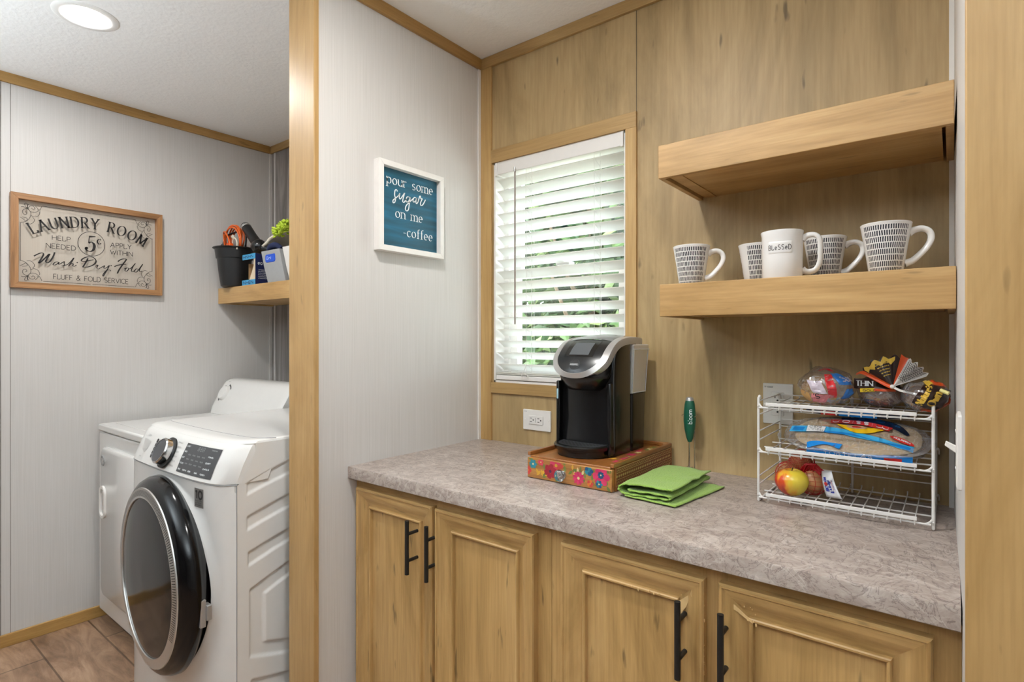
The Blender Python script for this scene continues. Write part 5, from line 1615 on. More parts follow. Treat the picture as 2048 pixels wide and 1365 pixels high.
proto = empty('mug', (0, 0, 0), 'x', 'mug', 'coffee mugs on the lower shelf')
mb = MB(); mb.lathe([(.0001, 0), (.0305, 0), (.0322, .002), (.0395, .055), (.0478, .106), (.0488, .1095), (.0478, .1108), (.0458, .1095), (.0365, .05), (.0295, .006), (.0001, .004)], (0, 0, 0), 56, caps=(False, False))
mb.build('body', M_dash, proto, smooth=50)
mb = MB(); handle_pts([(.0425, .088), (.052, .0935), (.066, .0955), (.0785, .088), (.0815, .073), (.074, .055), (.060, .038), (.048, .027), (.0345, .0215)], mb)
mb.build('handle', M_glaze, proto, smooth=60)
ST = 1.4585
spots = [(-.564, 1.515, 19, 'dash-patterned mug at the end of the shelf farthest from the right wall'), (-.414, 1.60, 48, 'dash-patterned mug mostly hidden behind the white BLESSED mug, its handle out of sight'),
         (-.2525, 1.595, 12, 'dash-patterned mug peeking out behind the handle of the white BLESSED mug'), (-.1165, 1.49, 10, 'dash-patterned mug nearest the right wall')]
for i, (x, y, a, lab) in enumerate(spots):
    if i == 0:
        proto.location = (x, y, ST); proto.rotation_euler = (0, 0, radians(a)); proto['label'] = lab
    else:
        copy_thing(proto, (x, y, ST), radians(a), lab)
t = empty('mug', (0, 0, 0), 'plain white glazed mug with a raised BLESSED plaque', 'mug', 'coffee mugs on the lower shelf')
mb = MB(); mb.lathe([(.0001, 0), (.0425, 0), (.0445, .003), (.0452, .05), (.0455, .104), (.0475, .113), (.0472, .1155), (.0452, .1145), (.0425, .104), (.042, .01), (.0001, .006)], (0, 0, 0), 56, caps=(False, False))
mb.build('body', M_glaze, t, smooth=50)
mb = MB(); handle_pts([(.043, .094), (.052, .1025), (.066, .105), (.077, .099), (.0815, .085), (.0815, .055), (.079, .035), (.071, .021), (.058, .0165), (.048, .019), (.043, .024)], mb)
mb.build('handle', M_glaze, t, smooth=60)
ac = radians(-96)
def pmap(r): return lambda s_, z: (r * cos(ac + s_ / .0455), r * sin(ac + s_ / .0455), z)
mb = MB()
po = rrect(-.0285, .0285, .0585, .0885, .003, 3)
def pl_ring(k, r): return [pmap(r)(x * k, .0735 + (z - .0735) * k) for x, z in po]
mb.grid(lambda u, v: pmap(.0466 if 0 < u < 1 and 0 < v < 1 else .0450)(-.0285 + .057 * u, .0585 + .030 * v), 26, 12)
pq = mb.build('plaque', M_glaze, t, smooth=70)
mb = MB(); write(mb, 'BLeSSeD', pmap(.0471), -.0245, .0245, .0675, .0115, .12, 'sans', gap=.34)
mb.build('plaque_lettering', M_ink, pq, fix=False)
t.location = (-.3255, 1.475, ST); t.rotation_euler = (0, 0, radians(12))
# ------------------------------------------------------------------ white wire rack
RX0, RX1, RY0, RY1 = -.3765, -.0315, 1.4635, 1.684
M_wire = plain('white_coated_wire', 'e6e4e1', .35)
t = empty('wire_rack', ((RX0 + RX1) / 2, 1.57, CT), 'three-tier white wire rack standing on the counter by the right wall', 'rack')
LV = (.932, 1.043, 1.151)
for x in (RX0, RX1):
    s1 = 1 if x == RX0 else -1
    mb = MB()
    mb.tube(catmull([(x, RY0, CT + .003), (x, RY0, 1.0), (x, RY0, 1.155), (x, RY0 + .003, 1.168), (x, RY0 + .010, 1.1735), (x, RY0 + .017, 1.168)], 5), .0031, 10)
    mb.tube([(x, RY1, CT + .003), (x, RY1, 1.165)], .0031, 10)
    mb.tube([(x, RY0, CT + .003), (x, RY0 + .05, CT + .0031), (x, RY1 - .05, CT + .0031), (x, RY1, CT + .003)], .0025, 8)
    mb.build('side_frame', M_wire, t, smooth=60)
    mb = MB()
    for z in (.956, .976, 1.065, 1.087, 1.128, 1.162): mb.tube([(x, RY0, z), (x, RY1, z)], .0017, 8)
    for lv in LV:
        mb.tube(catmull([(x - .001 * s1, RY0 + .012, lv - .006), (x, RY0 + .006, lv - .012), (x, RY0 - .001, lv - .008), (x, RY0 - .005, lv)], 4), .0017, 6)
        mb.tube(catmull([(x - .001 * s1, RY1 - .02, lv + .006), (x - .004 * s1, RY1 + .0, lv + .010), (x - .006 * s1, RY1 + .008, lv + .004), (x - .006 * s1, RY1 + .009, lv - .006)], 4), .0017, 6)
    mb.build('side_wires', M_wire, t, smooth=60)
mb = MB()
for z in (.966, .985, 1.074, 1.092, 1.115, 1.16): mb.tube([(RX0, RY1, z), (RX1, RY1, z)], .0016, 8)
mb.tube([((RX0 + RX1) / 2, RY1 + .003, CT + .003), ((RX0 + RX1) / 2, RY1 + .003, 1.165)], .0028, 10)
mb.build('back_wires', M_wire, t, smooth=60)
for lv in LV:
    mb = MB()
    xa, xb = RX0 + .024, RX1 - .030
    # side arms curve out of the posts to the front bar
    mb.tube(catmull([(RX0 + .002, RY0, lv + .004), (RX0 + .006, RY0 - .004, lv - .001), (RX0 + .014, RY0 - .010, lv - .004), (RX0 + .03, RY0 - .0115, lv - .004), (RX1 - .03, RY0 - .0115, lv - .004), (RX1 - .014, RY0 - .010, lv - .004), (RX1 - .006, RY0 - .004, lv - .001), (RX1 - .002, RY0, lv + .004)], 5), .0022, 8)
    n = 13
    for q in range(n):
        x = xa + (xb - xa) * (q + .05) / (n - .9)
        mb.tube(catmull([(x, RY0 - .0145, lv + .008), (x, RY0 - .0145, lv - .002), (x, RY0 - .0125, lv - .0085), (x, RY0 - .004, lv - .004), (x, RY0 + .012, lv), (x, RY0 + .10, lv + .0004), (x, RY1 - .012, lv + .001), (x, RY1 - .002, lv + .008)], 3), .0014, 6)
    for y in (RY0 + .055, RY0 + .135, RY1 - .015): mb.tube([(RX0, y, lv - .0024), (RX1, y, lv - .0024)], .0018, 8)
    sh = mb.build('shelf', M_wire, t, smooth=60)
    MB().box(xa - .004, xb + .003, RY0 - .0175, RY0 - .0145, lv + .001, lv + .0095).build('front_bar', M_wire, sh, bevel=.0012)

# ------------------------------------------------------------------ apple
ac_ = Vector((-.307, 1.487, .934))
t = empty('apple', ac_, 'red and yellow apple at the front of the bottom rack tier', 'apple')
m, nt, b = newmat('apple_skin')
tc = node(nt, 'ShaderNodeTexCoord'); sp_ = node(nt, 'ShaderNodeSeparateXYZ'); nt.links.new(tc.outputs['Object'], sp_.inputs[0])
nz = node(nt, 'ShaderNodeTexNoise'); nz.inputs['Scale'].default_value = 28; nz.inputs['Detail'].default_value = 5
mpn = node(nt, 'ShaderNodeMapping'); mpn.inputs['Scale'].default_value = (2.2, 2.2, .5); nt.links.new(tc.outputs['Object'], mpn.inputs[0]); nt.links.new(mpn.outputs[0], nz.inputs[0])
ma = node(nt, 'ShaderNodeMath', operation='MULTIPLY_ADD'); nt.links.new(sp_.outputs[0], ma.inputs[0]); ma.inputs[1].default_value = 11; nt.links.new(nz.outputs[0], ma.inputs[2])
mz = node(nt, 'ShaderNodeMath', operation='MULTIPLY_ADD'); nt.links.new(sp_.outputs[2], mz.inputs[0]); mz.inputs[1].default_value = 3.5; nt.links.new(ma.outputs[0], mz.inputs[2])
r = ramp(nt, [(.22, S('a8261c')), (.42, S('c8481f')), (.58, S('dd9a2a')), (.85, S('d3bb3a'))]); nt.links.new(mz.outputs[0], r.inputs[0])
nt.links.new(r.outputs[0], b.inputs['Base Color']); b.inputs['Roughness'].default_value = .25; b.inputs['Coat Weight'].default_value = .3
mb = MB(); prof = []
for q in range(25):
    a = -pi / 2 + pi * q / 24
    r_ = .0375 * cos(a) * (1 + .10 * sin(a)); z_ = .034 + .0335 * sin(a)
    if a > 1.0: z_ -= .011 * ((a - 1.0) / .57) ** 2
    if a < -1.1: z_ += .006 * ((-1.1 - a) / .47) ** 2
    prof.append((max(r_, 1e-4), z_))
mb.lathe(prof, ac_, 40, caps=(False, False)); mb.build('fruit', m, t, smooth=80)
mb = MB(); mb.tube([ac_ + Vector((0, 0, .056)), ac_ + Vector((.001, 0, .062)), ac_ + Vector((.003, -.001, .069))], [.0016, .0013, .0017], 6); mb.build('stem', plain('apple_stem', '4c3a22', .8), t, smooth=60)

# ------------------------------------------------------------------ onions in a red net bag
M_on = plain('onion_skin', 'c08a5c', .35, noise=.3)
for q, (x, y, z, r_, lab) in enumerate(((-.331, 1.578, .966, .030, 'tan onion in the red net bag, behind the apple'), (-.272, 1.548, .964, .031, 'tan onion in the red net bag, beside the white tag'), (-.303, 1.585, 1.003, .026, 'tan onion on top of the others in the red net bag'))):
    mb = MB(); mb.ell((x, y, z), (r_, r_, r_ * .95), 22, 14, fn=lambda d: 1 + .12 * max(d.z, 0) ** 6)
    tag(mb.build('onion', M_on, smooth=80), lab, 'onion', 'onions in the red net bag')
t = empty('net_bag', (-.302, 1.565, .934), 'red net bag of onions with a white tag on the bottom rack tier', 'net bag')
mb = MB()
def lump(d):
    best = 0
    for x, y, z, r_ in ((-.331, 1.578, .966, .030), (-.272, 1.548, .964, .031), (-.303, 1.585, 1.003, .026)):
        o = Vector((x, y, z)) - Vector((-.302, 1.568, .975)); pj = o.dot(d); pp_ = o.length_squared - pj * pj
        rr = r_ + .0035
        if pp_ < rr * rr: best = max(best, pj + sqrt(rr * rr - pp_))
    return max(best, .034)
mb.ell((-.302, 1.568, .975), (1, 1, 1), 28, 20, fn=lump)
net = mb.build('net', plain('red_netting', 'b0161c', .5), t)
md = net.modifiers.new('net', 'WIREFRAME'); md.thickness = .0013; md.use_even_offset = False; md.use_replace = True
mb = MB()
for q in range(46):
    a = 2.4 * q; r_ = .004 + .014 * hsh(q, 1)
    o = Vector((-.276, 1.545, 1.000))
    mb.tube(catmull([tuple(o + Vector((r_ * cos(a) - .022 * hsh(q, 4), r_ * sin(a) * .7, -.02 - .012 * hsh(q, 6)))), tuple(o + Vector((r_ * .9 * cos(a), -.008 + r_ * .6 * sin(a), .006))), tuple(o + Vector((.012 + r_ * .5 * cos(a + 1), -.012, .004 * cos(a)))), tuple(o + Vector((.030 + .006 * cos(a), -.014 + .006 * sin(a), -.012 + .005 * cos(3 * a))))], 4), .0015, 5)
mb.build('gathered_neck', plain('red_net_neck', 'a80f16', .5), t, smooth=60)
mb = MB()
tgq = [(-.2455, 1.508, 1.000), (-.2225, 1.492, 1.006), (-.1985, 1.475, .9475), (-.2325, 1.492, .9440)]
def tgm(u, v, lift=0):
    a, b2, c2, d2 = [Vector(p) for p in tgq]
    p = (a * (1 - u) + b2 * u) * (1 - v) + (d2 * (1 - u) + c2 * u) * v
    n_ = (b2 - a).cross(d2 - a).normalized()
    if n_.y > 0: n_ = -n_
    return p + n_ * (.004 * sin(pi * v) + lift)
mb.grid(lambda u, v: tgm(u, v), 6, 12)
tg = mb.build('tag', plain('white_paper_tag', 'dedfe3', .5), t, smooth=60, solid=.0006)
mb = MB()
tq = lambda x, y: tgm(.5 + .5 * 0 + y, x, .0012)
write(mb, 'BIG', lambda x, y: tgm(y, 1 - x, .001), .24, .42, .16, .22, .2, m=0); write(mb, 'ON', lambda x, y: tgm(y, 1 - x, .001), .60, .74, .16, .2, .2, m=0)
write(mb, 'Fresh', lambda x, y: tgm(y, 1 - x, .001), .2, .62, .44, .24, .2, m=0)
mb.blob([(.27 + .13 * cos(a), .5 + .075 * sin(a)) for a in [2 * pi * q / 14 for q in range(14)]], lambda x, y: tgm(x, y, .0012), 1)
for q in range(2): dot_text(mb, lambda x, y: tgm(y, 1 - x, .001), .3, .72 + q * .08, .35, .045, 9, 1 - q)
mb.build('tag_print', [plain('blue_tag_ink', '26338a', .5), plain('red_tag_ink', 'b3242c', .5)], tg, fix=False)

# ------------------------------------------------------------------ tortilla packs on the middle tier
M_tort = plain('flour_tortilla', 'd8c29c', .7, noise=.12)
PR = [plain('pack_' + n_, c_, .3) for n_, c_ in (('sky', '3fa9dc'), ('blue', '1479c4'), ('navy', '0f1b33'), ('red', 'c22a26'), ('yellow', 'f0c21b'), ('white', 'eceef0'), ('grey', '3d444d'), ('flesh', 'd9b08a'))]


def pillow(mb, c, rx, ry, rz, zf, nu=40, nv=14, m=0, ex=.75):
    def f(u, v):
        a = 2 * pi * u; ph = pi * (v - .5) * .999
        cx = abs(cos(a)) ** ex * (1 if cos(a) >= 0 else -1); cy2 = abs(sin(a)) ** ex * (1 if sin(a) >= 0 else -1)
        k = abs(cos(ph)) ** .6
        x = c[0] + rx * cx * k; y = c[1] + ry * cy2 * k
        return (x, y, zf(x, y) + rz * sin(ph))
    mb.grid(f, nu, nv, m, cu=True)


# lower pack
t = empty('tortilla_pack', (-.175, 1.575, 1.045), 'flat blue-edged tortilla pack lying under the other packs on the middle tier', 'tortilla pack', 'food packs on the middle rack tier')
mb = MB(); pillow(mb, (-.17, 1.572), .112, .098, .0075, lambda x, y: 1.053); mb.build('tortillas', M_tort, t, smooth=60)
mb = MB(); pillow(mb, (-.175, 1.572), .128, .106, .0088, lambda x, y: 1.0535); mb.build('bag', M_film, t, smooth=60)
mb = MB()
def frontmap(x, h): return (x, 1.4645 + .02 * abs((x + .17) / .13) ** 3, 1.045 + h)
mb.grid(lambda u, v: frontmap(-.272 + .205 * u, .001 + .015 * v), 16, 3, 1)
mb.grid(lambda u, v: (lambda p: (p[0], p[1] - .0008, p[2]))(frontmap(-.118 + .032 * u, .001 + .009 * v)), 6, 2, 3)
mb.grid(lambda u, v: (lambda p: (p[0], p[1] - .0008, p[2]))(frontmap(-.20 + .035 * u, .001 + .003 * v)), 6, 2, 4)
write(mb, 'TORTILLAS', lambda x, y: frontmap(x, y + .0) if False else (x, frontmap(x, 0)[1] - .0015, 1.0475 + y), -.235, -.14, .002, .006, .14, m=5)
mb.build('pack_print', PR, t, fix=False)

# upper, tilted pack
PCX, PCY, PRX, PRY = -.183, 1.533, .148, .080
zf = lambda x, y: 1.059 + (y - 1.46) * .38 - .35 * max(0, abs(x - PCX) - .07) ** 2
t = empty('tortilla_pack', (-.19, 1.54, 1.07), 'clear tortilla pack with a red and yellow logo tilted on the middle tier', 'tortilla pack', 'food packs on the middle rack tier')
mb = MB(); pillow(mb, (PCX + .004, PCY + .002), PRX * .86, PRY * .92, .0085, zf); mb.build('tortillas', M_tort, t, smooth=60)
mb = MB(); pillow(mb, (PCX, PCY), PRX, PRY, .0100, zf)
for i, v in enumerate(mb.v):
    n_ = vnoise(v[0] * 60, v[1] * 60, v[2] * 30)
    edge = min(1, max(0, (1.50 - v[1]) / .04) + max(0, (-.25 - v[0]) / .08))
    mb.v[i] = (v[0], v[1], v[2] + .0035 * n_ * edge)
mb.build('bag', M_film, t, smooth=70)
mb = MB()
def topm(lift):
    def f(x, y):
        ph = min(1, sqrt(((x - PCX) / (PRX * 1.02)) ** 2 + ((y - PCY) / (PRY * 1.05)) ** 2))
        return (x, y - lift * .35, zf(x, y) + .0100 * sqrt(max(0, 1 - ph ** 3)) + lift)
    return f
def band(pts, w_, m_, lift): mb.ribbon(catmull(pts, 6), w_, topm(lift), m_)
band([(-.318, 1.532), (-.282, 1.530), (-.24, 1.534), (-.21, 1.529), (-.172, 1.517), (-.125, 1.504), (-.0955, 1.493), (-.066, 1.489)], lambda a, b2, c2: .026 - .012 * c2 + .003 * sin(c2 * 14), 0, .0012)
band([(-.312, 1.531), (-.287, 1.528)], lambda a, b2, c2: .017, 1, .0017)
band([(-.243, 1.5197), (-.1876, 1.5168), (-.1398, 1.501), (-.100, 1.492), (-.072, 1.488)], lambda a, b2, c2: .005 + .004 * sin(c2 * 9), 1, .0017)
band([(-.27, 1.468), (-.235, 1.474), (-.20, 1.466)], lambda a, b2, c2: .012 + .004 * sin(c2 * 8), 1, .0016)
band([(-.215, 1.590), (-.18, 1.594), (-.1325, 1.588), (-.1006, 1.569), (-.078, 1.538)], lambda a, b2, c2: .026 * sin(pi * min(.10 + c2 * .86, 1)) + .003, 2, .0014)
# logo: yellow shield under a red name band, printed upside down to the room
mb.blob([(-.2354 + .011, 1.557)] + [(-.2202 + .010 * k_, 1.5555 - .030 * sin(pi * k_ / 10) - .0006 * k_) for k_ in range(11)] + [(-.1112, 1.549)], topm(.0030), 4)
RB_ = [(-.2354, 1.5685), (-.1944, 1.571), (-.1541, 1.5665), (-.1112, 1.5505)]
mb.ribbon(catmull(RB_, 6), lambda a, b2, c2: .0185, topm(.0036), 3)
mb.blob([(-.1785 + .021 * cos(a), 1.5475 + .0075 * sin(a)) for a in [2 * pi * q / 16 for q in range(16)]], topm(.0038), 7)
mb.blob([(-.1785 + .010 * cos(a), 1.548 + .0040 * sin(a)) for a in [2 * pi * q / 12 for q in range(12)]], topm(.0042), 3)
RC_ = catmull(RB_, 12)
def lm2(x, y): # turned half round, along the band
    k = (1 - x) * (len(RC_) - 1); i = min(int(k), len(RC_) - 2); fr_ = k - i
    return topm(.0044)(RC_[i][0] + (RC_[i + 1][0] - RC_[i][0]) * fr_, RC_[i][1] + (RC_[i + 1][1] - RC_[i][1]) * fr_ - y)
write(mb, 'mission', lm2, .06, .94, -.0058, .0185, .2, m=5, gap=.24)
write(mb, 'FLOUR', lambda x, y: topm(.0036)(-.185 + (1 - x) * .095, 1.5935 - (1 - x) ** 2 * .026 - y), .05, .95, -.005, .010, .13, m=1)
mb.blob([(-.088 + .023 * cos(a), 1.511 + .0085 * sin(a) - .5 * .023 * cos(a)) for a in [2 * pi * q / 18 for q in range(18)]], topm(.0030), 3)
dot_text(mb, lambda x, y: topm(.0036)(-.088 + x, 1.511 + y - .5 * x), -.015, -.003, .030, .006, 7, 5)
mb.blob([(-.2811, 1.5440), (-.241, 1.5386), (-.2424, 1.5162), (-.2796, 1.5140)], topm(.0034), 5)
write(mb, 'FRIENDLY', lambda x, y: topm(.0040)(-.280 + (1 - x) * .038, 1.5265 - (1 - x) * .001 - y), 0.06, .94, -.0005, .007, .18, m=6)
write(mb, '8-SO', lambda x, y: topm(.0040)(-.280 + (1 - x) * .038, 1.5390 - (1 - x) * .003 - y), 0.2, .9, -.002, .009, .18, m=6)
mb.build('pack_print', PR, t, fix=False)

# dark pack standing behind
t = empty('tortilla_pack', (-.19, 1.655, 1.075), 'dark blue food pack lying behind the tilted tortilla pack', 'tortilla pack', 'food packs on the middle rack tier')
mb = MB(); pillow(mb, (-.19, 1.634), .112, .040, .0085, lambda x, y: 1.131 + (y - 1.63) * .08); mb.build('bag', plain('navy_food_pack', '1b2c4a', .3, noise=.3), t, smooth=60)
mb = MB()
fm = lambda x, z: (x, 1.5925 + .014 * abs((x + .19) / .112) ** 3, z + .016)
mb.grid(lambda u, v: fm(-.262 + .035 * u, 1.108 + .010 * v), 5, 2, 3); mb.grid(lambda u, v: fm(-.222 + .08 * u, 1.108 + .012 * v), 8, 2, 1)
write(mb, 'KIDS', lambda x, z: (x, fm(x, z)[1] - .0008, z), -.259, -.232, 1.110, .006, .18, m=5)
mb.build('pack_print', PR, t, fix=False)

# ------------------------------------------------------------------ bread bags on the top tier
TZ = LV[2] + .0015
# 1: clear bag of buns
t = empty('bread_bag', (-.243, 1.56, TZ), 'clear crinkled bag of buns with red and blue print on the top tier', 'bread bag', 'bread bags on the top rack tier')
mb = MB(); mb.ell((-.258, 1.565, TZ + .036), (.044, .046, .0335), 24, 14); mb.build('bun', plain('bun_crust', 'c99a5e', .6, noise=.25), t, smooth=80)
mb = MB()
def crink(a, k, s_):
    return lambda d: 1 + a * vnoise(d.x * k + s_, d.y * k, d.z * k) + a * .5 * vnoise(d.x * k * 2.3, d.y * k * 2.3 + s_, d.z * k * 2.3)
mb.ell((-.243, 1.56, TZ + .0475), (.0595, .056, .0455), 44, 26, fn=crink(.09, 3.2, 3))
for i, v in enumerate(mb.v): mb.v[i] = (v[0], v[1], max(v[2], TZ + .0008))
mb.build('bag', M_film, t, smooth=80)
mb = MB()
def onb(az, el, r=1.0):
    d = Vector((cos(az) * cos(el), sin(az) * cos(el), sin(el)))
    k = crink(.09, 3.2, 3)(d) * r
    p = Vector((-.243 + .0595 * d.x * k, 1.56 + .056 * d.y * k, TZ + .0475 + .0455 * d.z * k))
    p.z = max(p.z, TZ + .001)
    return p
def patch(a0, a1, e0, e1, m_, r=1.012, sh=0.): mb.grid(lambda u, v: onb(radians(a0 + (a1 - a0) * u + sh * v), radians(e0 + (e1 - e0) * v), r), 12, 8, m_)
patch(-76, -58, -34, 40, 0, sh=-12); patch(-56, -18, 8, 46, 1, sh=-16); patch(-46, -20, -36, -4, 1, 1.008, sh=8); patch(-130, -84, -52, -22, 3, 1.008, sh=12); patch(-112, -80, -20, 18, 4, 1.006, sh=-14); patch(-120, -60, 56, 66, 0, sh=20)
write(mb, 'IS', lambda x, y: onb(radians(x), radians(y), 1.02), -112, -98, -36, 14, .16, m=2)
write(mb, 'BUN', lambda x, y: onb(radians(x), radians(y), 1.02), -48, -18, 18, 16, .2, m=4)
mb.build('bag_print', [plain('bag_red', 'c0262a', .3), plain('bag_blue', '2d6db5', .3), M_ink, plain('bag_rose', 'c9777a', .35), plain('bag_pale', 'cfc3cf', .35)], t, fix=False)

# 2: brown and orange bread bag tied into a fan
t = empty('bread_bag', (-.125, 1.575, TZ), 'brown and orange bread bag tied with a fanned-out end on the top tier', 'bread bag', 'bread bags on the top rack tier')
M_brown = plain('bag_dark_brown', '2b1712', .3, noise=.3); M_or = plain('bag_orange', 'c94a1c', .3); M_au = plain('bag_gold', 'c9a43b', .35); M_loaf = plain('brown_loaf', '8a5a30', .6, noise=.35)
mb = MB(); mb.ell((-.132, 1.602, TZ + .034), (.044, .055, .0335), 26, 14); mb.build('loaf', M_loaf, t, smooth=80)
mb = MB(); mb.ell((-.132, 1.595, TZ + .0395), (.052, .066, .0385), 40, 22, fn=crink(.07, 3.5, 8), mf=lambda i, j: 1 if (j > 11 and 14 < i < 36) else (2 if j == 11 and 16 < i < 34 else 0))
for i, v in enumerate(mb.v): mb.v[i] = (v[0], v[1], max(v[2], TZ + .0008))
mb.build('bag', [M_film, M_brown, M_or], t, smooth=80)
ap = Vector((-.1055, 1.515, 1.2075))
mb = MB()
def fan(a, r, lift=0):
    w_ = .0055 * sin(a * 9) * (r / .07)
    e = Vector((cos(a), .18 + .12 * cos(2 * a), sin(a)))
    return ap + e * r + Vector((-sin(a) * 0, -1, .1)) * (w_ + lift)
def sect(a0, a1, r1, m_, nn=18):
    mb.grid(lambda u, v: fan(radians(a0 + (a1 - a0) * u), (.004 + v * (r1 - .004)) * (1 + .06 * sin(u * 23)), 0), nn, 8, m_)
sect(150, 78, .068, 0, 26); sect(78, 66, .075, 1, 5); sect(66, 22, .068, 2, 18); sect(152, 147, .07, 1, 3)
fp_ = lambda a, r: fan(a, r, .0008)
for q in range(11):
    r_ = .022 + .0042 * q
    mb.ribbon([(radians(63 - 36 * k), r_) for k in [s / 10 for s in range(11)]], lambda dx, dy, tt: .0014, lambda a, r: fan(a, r * (1 + .06 * sin((66 - math.degrees(a)) / 44 * 23)), .0012), 4)
for q in range(5):
    r_ = .028 + .0068 * q
    mb.ribbon([(radians(128 - 30 * k), r_ + .001 * sin(k * 40)) for k in [s / 14 for s in range(15)]], lambda dx, dy, tt: .0018 if int(tt * 14) % 4 else .0004, lambda a, r: fan(a, r, .0012), 3)
mb.ribbon([(radians(148 - 62 * k), .060 + .004 * sin(k * 20)) for k in [s / 16 for s in range(17)]], lambda dx, dy, tt: .011 + .003 * sin(tt * 30), lambda a, r: fan(a, r, .0012), 3)
mb.build('fanned_end', [M_brown, M_or, plain('bag_white_panel', 'cfcac4', .35), M_au, M_ink], t, smooth=70, fix=False)
mb = MB(); mb.tube(catmull([(-.178, 1.56, 1.232), (-.165, 1.54, 1.236), (-.14, 1.525, 1.224), (-.118, 1.517, 1.212), (-.106, 1.515, 1.206)], 5), [(.005, .0026)] * 21, 8)
mb.build('orange_fold', M_or, t, smooth=70)
mb = MB()
mb.ell(tuple(ap), (.006, .006, .005), 10, 8)
mb.tube(catmull([tuple(ap), (-.09, 1.508, 1.200), (-.07, 1.503, 1.196), (-.052, 1.502, 1.190)], 4), [(.003, .0015)] * 13, 6)
mb.build('bag_tie', plain('white_bag_tie', 'd6d2cd', .5), t, smooth=60)
mb = MB()
mp = lambda x, z: (x, 1.532 + 2.2 * (x + .155) ** 2 * 10 * .5, z)
mb.grid(lambda u, v: mp(-.183 + .045 * u, 1.198 + .024 * v), 6, 4, 0); mb.grid(lambda u, v: (lambda p: (p[0], p[1] - .001, p[2]))(mp(-.170 + .04 * u, 1.190 + .009 * v + .004 * u)), 6, 3, 1)
write(mb, 'THIN', lambda x, z: (x, mp(x, z)[1] - .0015, z), -.178, -.145, 1.206, .011, .18, 'serif', m=2)
write(mb, 'GOLD', lambda x, z: (x, mp(x, z)[1] - .0025, z), -.164, -.138, 1.193, .005, .18, m=3)
mb.build('bag_print', [M_brown, plain('bag_yellow', 'd9b92c', .35), M_whiteprint, M_ink], t, fix=False)

# 3: loaf in a clear bag with a brown and orange label against the right wall
t = empty('bread_bag', (-.045, 1.52, TZ), 'clear bread bag with yellow lettering on a brown label, slumped against the right wall', 'bread bag', 'bread bags on the top rack tier')
mb = MB(); mb.ell((-.052, 1.585, TZ + .028), (.034, .058, .0265), 24, 14); mb.build('loaf', M_loaf, t, smooth=80)
mb = MB(); BC = Vector((-.048, 1.545, TZ + .0375)); BR = (.044, .085, .0355)
cfn = crink(.10, 3.0, 21)
mb.ell(tuple(BC), BR, 44, 26, fn=cfn)
for i, v in enumerate(mb.v): mb.v[i] = (min(v[0], -.0015), v[1], max(v[2], TZ + .0008))
mb.build('bag', M_film, t, smooth=80)
mb = MB()
LO, LU, LV_ = Vector((-.030, 1.440, 1.150)), Vector((.0255, .020, .074)), Vector((-.034, -.004, .022))
lu, lv_ = LU.normalized(), None
def lab(x, y, r=1.02):   # x up along the lettering, y across it, wrapped on the bag
    az = radians(-72 + 26 * (x - .5) - 34 * (y - .2)); el = radians(4 + 62 * (x - .5) + 20 * (y - .2))
    d = Vector((cos(az) * cos(el), sin(az) * cos(el), sin(el)))
    k = (1 + (cfn(d) - 1) * .6) * r
    p = Vector((BC.x + BR[0] * d.x * k, BC.y + BR[1] * d.y * k, BC.z + BR[2] * d.z * k))
    p.x = min(p.x, -.0012); p.z = max(p.z, TZ + .001)
    return p
mb.grid(lambda u, v: lab(-.12 + 1.24 * u, -.85 + 1.9 * v, 1.045), 18, 16, 0)
mb.build('label', M_brown, t, smooth=70, fix=False)
mb = MB()
write(mb, "Nature's", lambda x, y: lab(x, y, 1.075), .0, .98, .42, .42, .17, 'serif', m=0); write(mb, 'Own', lambda x, y: lab(x, y, 1.075), .12, .80, -.24, .50, .17, 'serif', m=0)
mb.build('label_lettering', M_au, t, fix=False)
def onb3(az, el, r):
    az, el = radians(az), radians(el)
    d = Vector((cos(az) * cos(el), sin(az) * cos(el), sin(el)))
    k = cfn(d) * r
    p = Vector((BC.x + BR[0] * d.x * k, BC.y + BR[1] * d.y * k, BC.z + BR[2] * d.z * k))
    p.x = min(p.x, -.0012); p.z = max(p.z, TZ - .004)
    return p
mb = MB()
mb.grid(lambda u, v: onb3(-62 + 48 * u, 48 + 24 * v - 18 * u, 1.05), 12, 6, 0); mb.grid(lambda u, v: onb3(-40 + 38 * u, -62 + 34 * v + 26 * u, 1.06), 12, 6, 0)
mb.grid(lambda u, v: onb3(-104 + 60 * u, -64 + 10 * v + 8 * u, 1.05), 12, 4, 0)
mb.grid(lambda u, v: onb3(-92 + 30 * u + 5 * sin(v * 7), 46 + 22 * v + 3 * sin(u * 9), 1.07), 12, 8, 1)
mb.build('bag_print', [M_or, M_au], t, smooth=70, fix=False)
mb = MB(); mb.tube([(-.02, 1.47, 1.208), (-.006, 1.465, 1.202)], .004, 8); mb.build('bread_clip', plain('pale_yellow_clip', 'ded48a', .4), t, smooth=50)
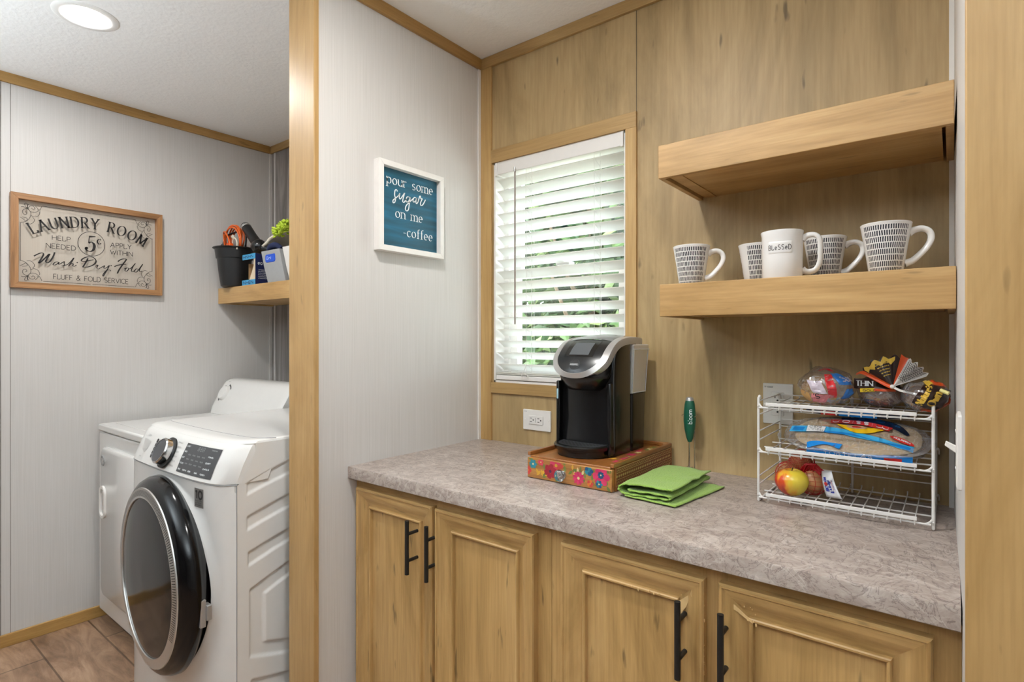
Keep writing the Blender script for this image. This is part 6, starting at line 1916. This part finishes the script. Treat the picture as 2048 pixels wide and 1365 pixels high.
# ------------------------------------------------------------------ outside the window
m, nt, b = newmat('grassy_ground')
n = node(nt, 'ShaderNodeTexNoise'); n.inputs['Scale'].default_value = 1.2; n.inputs['Detail'].default_value = 8
nt.links.new(coords(nt, (1, 1, 1)), n.inputs[0])
r = ramp(nt, [(.35, S('a9a790')), (.5, S('c6c2b4')), (.65, S('d8d3c9'))]); nt.links.new(n.outputs[0], r.inputs[0]); nt.links.new(r.outputs[0], b.inputs['Base Color']); b.inputs['Roughness'].default_value = .9
struct('exterior_ground', MB().box(-40, 20, 2.2, 45, -.85, -.75), m)
M_bark = plain('tree_bark', '6a5a48', .9, noise=.3)
LM = []
for n_, c_ in (('deep', '2f4629'), ('mid', '415a30'), ('light', '67794a'), ('gold', '97874a')):
    m, nt, b = newmat('leaf_' + n_)
    b.inputs['Base Color'].default_value = S(c_); b.inputs['Roughness'].default_value = .6
    tl = node(nt, 'ShaderNodeBsdfTranslucent'); tl.inputs[0].default_value = S(c_)
    mx = node(nt, 'ShaderNodeMixShader'); mx.inputs[0].default_value = .35
    nt.links.new(b.outputs[0], mx.inputs[1]); nt.links.new(tl.outputs[0], mx.inputs[2]); nt.links.new(mx.outputs[0], nt.nodes['Material Output'].inputs[0])
    LM.append(m)


def tree(name, x, y, h, r, nleaf, lab, cat, seed, mats, low=.25, size=.11, group=None):
    rnd = random.Random(seed)
    g0 = -.75
    t = empty(name, (x, y, g0), lab, cat, group)
    mb = MB()
    mb.tube(catmull([(x, y, g0), (x + .05, y, g0 + h * .3), (x - .05, y + .1, g0 + h * .6), (x, y, g0 + h * .9)], 4), [.02 * h * (1 - .06 * i) for i in range(13)], 8)
    for q in range(9):
        a = rnd.uniform(0, 6.28); zz = g0 + h * rnd.uniform(.3, .7)
        mb.tube(catmull([(x, y, zz), (x + r * .4 * cos(a), y + r * .4 * sin(a), zz + h * .08), (x + r * .75 * cos(a), y + r * .75 * sin(a), zz + h * .2)], 3), [.008 * h * (1 - .1 * i) for i in range(7)], 6)
    mb.build('trunk', M_bark, t, smooth=60)
    mb = MB()
    cl = [(x + r * .62 * rnd.uniform(-1, 1), y + r * .62 * rnd.uniform(-1, 1), g0 + h * (low + (1 - low) * rnd.random()), r * rnd.uniform(.28, .5)) for q in range(40)]
    for q in range(nleaf):
        cx, cy2, cz, cr = rnd.choice(cl)
        d = Vector((rnd.gauss(0, 1), rnd.gauss(0, 1), rnd.gauss(0, .8))).normalized() * cr * (.55 + .45 * rnd.random())
        p = Vector((cx, cy2, cz)) + d
        if p.z < g0 + .05: continue
        s_ = size * rnd.uniform(.9, 1.8)
        a = Vector((rnd.uniform(-1, 1), rnd.uniform(-1, 1), rnd.uniform(-.6, .6))).normalized(); b2 = a.orthogonal().normalized()
        c2 = a.cross(b2)
        mb.add([p - a * s_, p - b2 * s_ * .5 + c2 * s_ * .1, p + a * s_, p + b2 * s_ * .5 + c2 * s_ * .1], [(0, 1, 2, 3)], rnd.choice(mats))
    mb.build('foliage', LM, t, fix=False)


G_ = 'trees outside the window'
tree('tree', -4.7, 8.0, 6.2, 1.7, 7000, 'leafy tree seen through the blind slats nearest the window', 'tree', 1, [0, 1, 1, 2], .12, group=G_)
tree('tree', -8.7, 9.6, 7.4, 2.0, 7000, 'tall leafy tree outside the window on the partition wall side', 'tree', 2, [0, 0, 1, 2], .10, .13, group=G_)
tree('tree', -7.4, 14.8, 9.0, 2.6, 7000, 'broad tree in the back row outside the window, partition wall side', 'tree', 3, [0, 1, 2], .10, .17, group=G_)
tree('tree', -3.9, 11.9, 7.2, 1.7, 7000, 'leafy tree outside the window toward the shelf side', 'tree', 4, [0, 1, 1, 2], .10, .14, group=G_)
tree('tree', -11.6, 19.5, 11.0, 3.2, 7000, 'tallest tree far back outside the window', 'tree', 7, [0, 0, 1], .10, .2, group=G_)
tree('shrub', -6.7, 5.2, 1.25, .7, 1300, 'low golden shrub in front of the trees outside the window', 'shrub', 5, [2, 3, 3, 1], .1, .06, group='shrubs outside the window')
tree('shrub', -3.3, 5.6, 1.1, .7, 1200, 'low green shrub outside the window toward the shelf side', 'shrub', 6, [1, 2, 3], .1, .06, group='shrubs outside the window')
